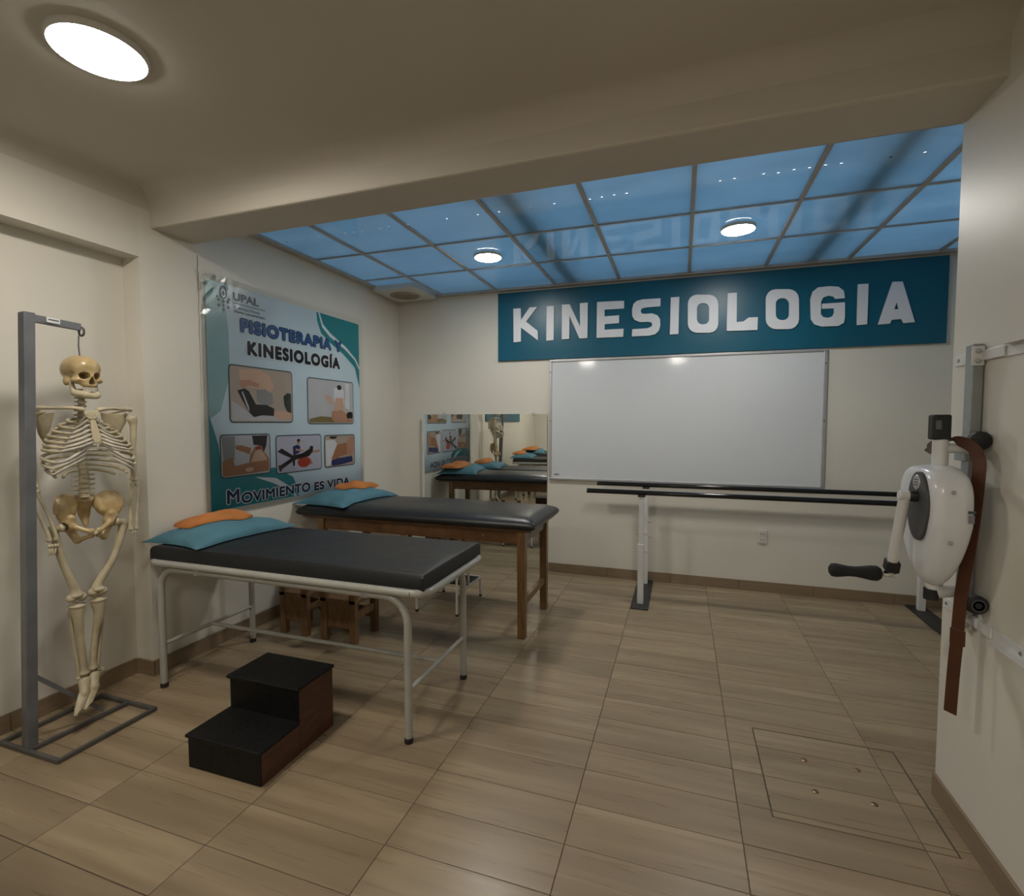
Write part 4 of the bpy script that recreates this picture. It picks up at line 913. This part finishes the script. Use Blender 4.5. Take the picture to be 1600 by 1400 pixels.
pl1 = put(pillow_mesh(.225, .345, .085, 11), 'pillow', 'blue pillow on the steel bed under an orange pad', 'pillow', blue_m, (-2.640, 2.345, .800), rad(-4), group='blue pillows')
pl2 = put(pillow_mesh(.255, .350, .085, 23), 'pillow', 'blue pillow on the wooden bed against the poster', 'pillow', blue_m, (-2.625, 3.54, .850), rad(-6), group='blue pillows')
or1 = put(pillow_mesh(.130, .215, .048, 31, wr=.003, pin=.0, rnd_c=.20), 'folded_pad', 'orange cloth pad on the pillow of the steel bed', 'pad', orange_m, (-2.735, 2.36, .876), rad(-8), rx=rad(3), ry=rad(4), group='orange pads')
or2 = put(pillow_mesh(.15, .205, .050, 47, wr=.007, pin=.02, rnd_c=.16), 'folded_pad', 'orange cloth pad on the pillow of the wooden bed', 'pad', orange_m, (-2.665, 3.71, .925), rad(12), rx=rad(2), ry=rad(3), group='orange pads')
from mathutils.bvhtree import BVHTree
def rest_on(o, carriers, drop=.03):
    bpy.context.view_layer.update(); trees = []
    for c in carriers: trees.append(BVHTree.FromPolygons([c.matrix_world @ v.co for v in c.data.vertices], [tuple(p.vertices) for p in c.data.polygons]))
    mw = o.matrix_world.copy(); Z = []; W_ = [mw @ v.co for v in o.data.vertices]
    for p in W_:
        h = [t_.ray_cast(Vector((p.x, p.y, 3)), Vector((0, 0, -1)))[0] for t_ in trees]; h = [q.z for q in h if q is not None]; Z.append(max(h) if h else None)
    top = max(z for z in Z if z is not None); lowest = o.location.z
    inv = mw.inverted()
    for v, p, z in zip(o.data.vertices, W_, Z):
        g = top - drop if z is None else max(z, top - drop)
        v.co = inv @ Vector((p.x, p.y, g + .001 + (p.z - lowest)))
    o.data.update()
def child(o, nm): return [c for c in o.children if c.name.split('.')[0] == nm][0]
for o in (or1, or2): o.rotation_euler = (0, 0, o.rotation_euler[2])
rest_on(pl1, [child(bed1, 'mattress')], .006); rest_on(pl2, [child(bed2, 'cushion')], .022); rest_on(or1, [pl1]); rest_on(or2, [pl2])
# beds standing behind the camera, which the mirror shows
for k, (src, dy, lab) in enumerate(((bed1, -2.22, 'dark bed along the recessed wall, reflected right of the skeleton in the mirror'), (bed2, -4.25, 'farthest dark bed, reflected at the right edge of the mirror'))):
    c = copy_tree(src, None, (0, dy, 0)); c['label'] = lab; c['group'] = 'treatment beds'
for src, dy, lab in ((pl1, -2.22, 'blue pillow reflected in the mirror just right of the skeleton'), (or1, -2.22, 'orange pad reflected in the mirror right of the skeleton'), (pl2, -4.25, 'farthest blue pillow reflected at the right edge of the mirror'), (or2, -4.25, 'farthest orange pad reflected at the right edge of the mirror')):
    c = copy_tree(src, None, (0, dy, 0)); c['label'] = lab
m = MB(); m.box(XREC + .002, XREC + .022, -1.05, 1.32, 1.505, 2.2)
tag(m.build('wall_sign', teal_m, None, bevel=.002), 'plain teal board high on the left wall, reflected above the skeleton in the mirror', 'sign')

# ================================================================== step stool
ss = thing('step_stool', 'two-step wooden stool with black rubber treads in front of the steel bed', 'step stool', (-1.795, 1.78, 0))
a0, a1, f0, f1, f2 = -1.994, -1.600, 1.556, 1.775, 2.008
for x0, x1 in ((a0, a0 + .016), (a1 - .016, a1)):
    m = MB(); m.prism([(f0 + .006, 0), (f1 + .004, 0), (f1 + .004, .134), (f0 + .006, .134)], lambda p, d: (d, p[0], p[1]), x0, x1); m.build('lower_side_panel', maho_m, ss, bevel=.0015)
    m = MB(); m.prism([(f1 + .006, 0), (f2, 0), (f2, .290), (f1 + .006, .290)], lambda p, d: (d, p[0], p[1]), x0, x1); m.build('upper_side_panel', maho_m, ss, bevel=.0015)
MB().box(a0, a1, f0, f0 + .006, 0, .134).build('lower_riser', tread_m, ss, bevel=.002)
MB().box(a0 - .001, a1 + .001, f1, f1 + .006, .134, .290).build('upper_riser', tread_m, ss, bevel=.002)
MB().box(a0 + .016, a1 - .016, f2 - .015, f2, 0, .29).build('back_panel', maho_m, ss)
MB().box(a0 - .008, a1 + .006, f0 - .010, f1 + .004, .134, .148).build('lower_tread', tread_m, ss, bevel=.004)
MB().box(a0 - .010, a1 + .008, f1 - .014, f2 + .006, .290, .304).build('upper_tread', tread_m, ss, bevel=.004)

# ================================================================== low stools under and between the beds
def small_chair(label, x, y, w, d, seat, top, open_side):
    t = thing('wooden_stool', label, 'stool', (x + w / 2, y + d / 2, 0), 'low wooden stools under the steel bed')
    for px in (x, x + w - .05):
        for py in (y, y + d - .04): MB().box(px, px + .05, py, py + .04, 0, top).build('leg', stool_m, t, bevel=.004)
    MB().box(x - .005, x + w + .005, y + .0, y + d, seat - .03, seat).build('seat', stool_m, t, bevel=.004)
    for py in (y + .008, y + d - .032): MB().box(x + .05, x + w - .05, py, py + .024, .10, .17).build('side_rail', stool_m, t, bevel=.003)
    for px in (x + .01, x + w - .034): MB().box(px, px + .024, y + .04, y + d - .04, .16, .21).build('end_rail', stool_m, t, bevel=.003)
    MB().box(x + .05, x + w - .05, y + .004, y + .02, .17, seat - .03).build('front_board', stool_m, t, bevel=.002)
    return t
small_chair('low wooden stool under the steel bed nearer the left wall', -2.67, 2.80, .235, .28, .30, .36, 0)
small_chair('low wooden stool under the steel bed nearer its foot end', -2.315, 2.79, .28, .28, .30, .38, 1)
t = thing('wooden_stool', 'pale wooden stool with a thin top standing between wooden bed and mirror', 'stool', (-2.60, 4.12, 0))
MB().box(-2.80, -2.42, 3.98, 4.26, .43, .455).build('seat', stool_m, t, bevel=.005)
for x in (-2.77, -2.45):
    for y in (4.01, 4.23): MB().box(x - .018, x + .018, y - .018, y + .018, 0, .43).build('leg', stool_m, t, bevel=.003)
for x in (-2.77, -2.45): MB().box(x - .01, x + .01, 4.03, 4.21, .16, .19).build('stretcher', stool_m, t)
# white tubular two-step foot stool beyond the steel bed
t = thing('foot_stool', 'white tubular steel two-step foot stool beyond the foot of the steel bed', 'foot stool', (-1.8, 3.7, 0))
for x in (-1.96, -1.612):
    m = MB(); m.tube([(x, 3.475, .01), (x, 3.475, .28), (x, 3.50, .30), (x, 3.68, .30), (x, 3.70, .28), (x, 3.70, .18)], .010, 8); m.build('upper_frame', whitest, t, smooth='auto')
    m = MB(); m.tube([(x, 3.70, .165), (x, 3.93, .165), (x, 3.948, .15), (x, 3.955, .01)], .010, 8); m.build('lower_frame', whitest, t, smooth='auto')
    MB().box(x - .006, x + .006, 3.475, 3.70, .155, .175).build('side_bar', whitest, t)
    for y in (3.475, 3.955): m = MB(); m.lathe([(.012, 0), (.0125, .015)], (x, y, 0), seg=10); m.build('rubber_foot', rubber_m, t)
MB().box(-1.955, -1.617, 3.49, 3.69, .300, .312).build('upper_tread', tread_m, t, bevel=.003)
MB().box(-1.955, -1.617, 3.715, 3.935, .160, .172).build('lower_tread', tread_m, t, bevel=.003)
MB().box(-1.96, -1.612, 3.94, 3.952, .155, .175).build('front_bar', whitest, t)

# ================================================================== wall bracket and arm-crank machine on the right wall
wbk = thing('wall_bracket', 'white angle rails and grey upright profile screwed to the right wall', 'bracket', (XR, 1.7, .76))
for z, s in ((1.715, 1), (.79, -1)):
    MB().box(XR - .005, XR - .0005, .7, 2.372 if s < 0 else 2.36, z - .020, z + .020).build('rail', whitest, wbk, bevel=.0015)
    MB().box(XR - .030, XR - .005, .7, 2.02, z + (.016 if s > 0 else -.020), z + (.020 if s > 0 else -.016)).build('rail_flange', whitest, wbk)
    for y in ((2.335, 1.86, 1.2) if s > 0 else (2.345, 1.895, 1.2)):
        m = MB(); m.lathe([(0, 0), (.007, 0), (.0065, .003), (0, .0045)], (XR - .005, y, z), (-1, 0, 0), 12); m.build('screw', steel_s, wbk)
MB().box(XR - .036, XR - .0055, 2.165, 2.215, .76, 1.755).build('upright', galv_m, wbk, bevel=.002)
for z in (1.712, .79):
    MB().box(XR - .042, XR - .006, 2.158, 2.1645, z - .032, z + .034).build('joint_plate', whitest, wbk, bevel=.002)
    MB().box(XR - .012, XR - .005, 2.04, 2.158, z - .015, z + .020).build('lug', whitest, wbk, bevel=.002)
    for dz in (.017, -.017): m = MB(); m.lathe([(0, 0), (.009, 0), (.008, .004), (0, .006)], (XR - .024, 2.158, z + dz), (0, -1, 0), 12); m.build('bolt', steel_s, wbk, smooth='auto')

mc = thing('arm_crank_machine', 'white wall-mounted arm crank exerciser with black grip on the right wall', 'exercise machine', (.83, 2.12, .85))
# shell: egg-shaped disc, axis along the room's width
MX0, MX1, MYC, MZC = .775, .897, 2.120, 1.150
def shell_f(X, Y, Z):
    zz = Z - MZC; wy = .152 - .030 * np.clip(-zz / .2, 0, 1.2); hz = np.where(zz > 0, .190, .232)
    k = (np.abs((Y - MYC) / wy) ** 2.3 + np.abs(zz / hz) ** np.where(zz > 0, 4.5, 2.1)) ** (1 / 2.3); d1 = (k - 1) * .13
    xm = (MX0 + MX1) / 2; hx = (MX1 - MX0) / 2; d2 = np.abs(X - xm) - hx + .02 * np.clip(-zz / .22, 0, 1)
    d = smax(d1, d2, .045)
    return smax(d, -(ell(X, Y, Z, (MX0 + .028, MYC - .02, MZC + .218), (.035, .2, .03))), .02)
v, fs = surfnet(shell_f, (MX0 - .02, MYC - .20, MZC - .26), (MX1 + .02, MYC + .20, MZC + .23), .0062)
m = MB(); m.add(v, fs); sh_ = m.build('shell', shell_m, mc, smooth=True)
OY, OZ = 2.075, 1.205
m = MB(); m.prism([(OY + .078 * math.cos(a), OZ - .005 + .118 * math.sin(a)) for a in [k * math.pi / 18 for k in range(36)]], lambda p, d: (d, p[0], p[1]), MX0 - .006, MX0 + .02); m.build('side_cover', grey_m, mc, bevel=.003)
m = MB(); m.lathe([(0, 0), (.026, 0), (.025, .002), (0, .0025)], (MX0 - .006, OY + .005, OZ + .075), (-1, 0, 0), 20); bd = m.build('round_badge', alu_m, mc)
for k in range(3): MB().box(MX0 - .0092, MX0 - .0083, OY + .005 - .014, OY + .005 + .014, OZ + .083 - k * .009, OZ + .086 - k * .009).build('badge_line', socketd, bd)
for z in (1.262, 1.098):
    m = MB(); m.lathe([(0, 0), (.007, 0), (.006, .002), (0, .003)], (.825, MYC - (.158 if z > 1.2 else .152), z), (0, -1, 0), 10); m.build('shell_screw', steel_s, mc)
MB().box(.866, .884, MYC - .158, MYC - .1535, 1.196, 1.204).build('maker_mark', pdk, mc); MB().box(.868, .882, MYC - .157, MYC - .153, 1.165, 1.190).build('maker_mark', flat('grey_mark', (.2, .2, .22)), mc)
# hub, crank arm, sleeve, pivot and grip
m = MB(); m.lathe([(.020, 0), (.020, .022), (.017, .026)], (MX0 - .004, OY, OZ + .028), (-1, 0, 0), 20); m.build('hub', rubber_m, mc, smooth='auto')
m = MB(); m.lathe([(.017, 0), (.017, .036), (.014, .039)], (MX0 - .020, OY, OZ + .028), (-1, 0, 0), 20); m.build('crank_boss', whitest, mc, smooth='auto')
ca = Vector((MX0 - .040, OY, OZ + .028)); cb_ = Vector((MX0 - .040, 2.160, .978)); dd = (cb_ - ca).normalized()
m = MB(); m.tube([ca, cb_], [.0175, .0165], 14); m.build('crank_arm', whitest, mc, smooth='auto')
m = MB(); m.bar(cb_ - dd * .006, cb_ + dd * .036, .042, .042, (1, 0, 0)); m.build('sleeve', rubber_m, mc, bevel=.004)
pv = cb_ + dd * .052
m = MB(); m.tube([cb_ + dd * .034, pv], .013, 12); m.tube([pv + Vector((.018, 0, 0)), pv + Vector((-.022, 0, 0))], .0115, 12); m.build('chrome_pivot', chrome_m, mc, smooth='auto')
m = MB(); m.tube([pv + Vector((-.02, 0, 0)), pv + Vector((-.032, 0, 0))], .006, 10); m.build('grip_axle', chrome_m, mc)
gp = pv + Vector((-.026, 0, -.001)); m = MB(); m.lathe([(.010, 0), (.020, .004), (.0280, .016), (.0275, .035), (.0225, .062), (.0190, .085), (.0195, .108), (.0235, .132), (.0258, .148), (.024, .162), (.013, .170), (.0, .171)], gp, (-1, 0, 0), 22); m.build('grip', foam_m, mc, smooth=True)
# top tube with display, arms to the upright, knobs
TXc, TYc = .845, 2.115
m = MB(); m.tube([(TXc, TYc, 1.32), (TXc, TYc, 1.430)], .0225, 18); m.build('top_tube', whitest, mc, smooth='auto')
m = MB(); m.prism(rrect(-.027, .027, -.025, .025, .012), lambda p, d: (TXc - .004 + p[0], TYc + p[1], d), 1.426, 1.512); ds = m.build('display_cap', rubber_m, mc, bevel=.006)
MB().box(TXc - .025, TXc - .009, TYc - .0265, TYc - .025, 1.462, 1.492).build('screen', screen_m, ds)
m = MB(); m.tube(catmull([(TXc, TYc, 1.395), (.895, TYc + .01, 1.397), (.925, 2.14, 1.392), (.938, 2.160, 1.388)], 5), .017, 14); m.build('upper_arm_tube', whitest, mc, smooth='auto')
MB().box(.930, .9465, 2.15, 2.225, 1.35, 1.43).build('clamp', galv_m, mc, bevel=.003)
m = MB(); m.tube(catmull([(.838, TYc, .955), (.838, TYc, .920), (.855, TYc + .005, .895), (.90, TYc + .03, .892), (.940, 2.160, .890)], 5), [.020] * 21, 14); m.build('lower_arm_tube', whitest, mc, smooth='auto')
m = MB(); m.tube([(.836, TYc, .905), (.836, TYc, .868)], .0215, 16); m.build('lower_cap', rubber_m, mc, smooth='auto')
for z, yy in ((1.424, 2.10), (.872, 2.075)):
    m = MB(); m.lathe([(.008, .0), (.008, .03), (.018, .032), (.030, .036), (.033, .048), (.031, .062), (.02, .068), (0, .069)], (.951, yy + .062, z), (0, -1, 0), 14); k_ = m.build('clamp_knob', rubber_m, mc, smooth='auto')
    if z < 1: m = MB(); m.lathe([(.022, 0), (.0215, .003), (.017, .003), (.0165, .0)], (.951, yy - .0065, z), (0, -1, 0), 20); m.build('knob_ring', grey_m, k_)
# leather strap thrown over the upper arm tube
path = [(.822, 2.150, 1.380), (.840, 2.140, 1.408), (.866, 2.120, 1.424), (.893, 2.095, 1.421), (.915, 2.070, 1.402), (.926, 2.055, 1.368), (.926, 2.05, 1.316), (.921, 2.052, 1.19), (.912, 2.06, 1.04), (.905, 2.075, .905), (.903, 2.085, .752), (.897, 2.085, .62), (.893, 2.085, .486)]
P = catmull([Vector(p) for p in path], 5); wd = Vector((.62, -.78, 0)).normalized(); m = MB(); vs = []
for i, p in enumerate(P):
    tt = (P[min(i + 1, len(P) - 1)] - P[max(i - 1, 0)]).normalized(); w_ = (wd - tt * wd.dot(tt)).normalized(); n_ = tt.cross(w_)
    hw = .0185 if i > 2 else .012
    vs += [p - w_ * hw - n_ * .002, p + w_ * hw - n_ * .002, p + w_ * hw + n_ * .002, p - w_ * hw + n_ * .002]
n = len(P); m.add(vs, [(i * 4 + k, i * 4 + (k + 1) % 4, i * 4 + 4 + (k + 1) % 4, i * 4 + 4 + k) for i in range(n - 1) for k in range(4)] + [(0, 1, 2, 3), (4 * n - 1, 4 * n - 2, 4 * n - 3, 4 * n - 4)])
stp = thing('leather_strap', 'brown leather strap hanging over the arm crank machine', 'strap', (.9, 2.08, .49)); m.build('band', strap_m, stp, smooth='auto')
m = MB(); a_ = Vector((.9035, 2.0835, .752)); m.bar(a_ + Vector((0, 0, .03)), a_ + Vector((0, 0, -.025)), .043, .009, (.78, .62, 0)); m.build('keeper_loop', strap_m, stp, bevel=.002)
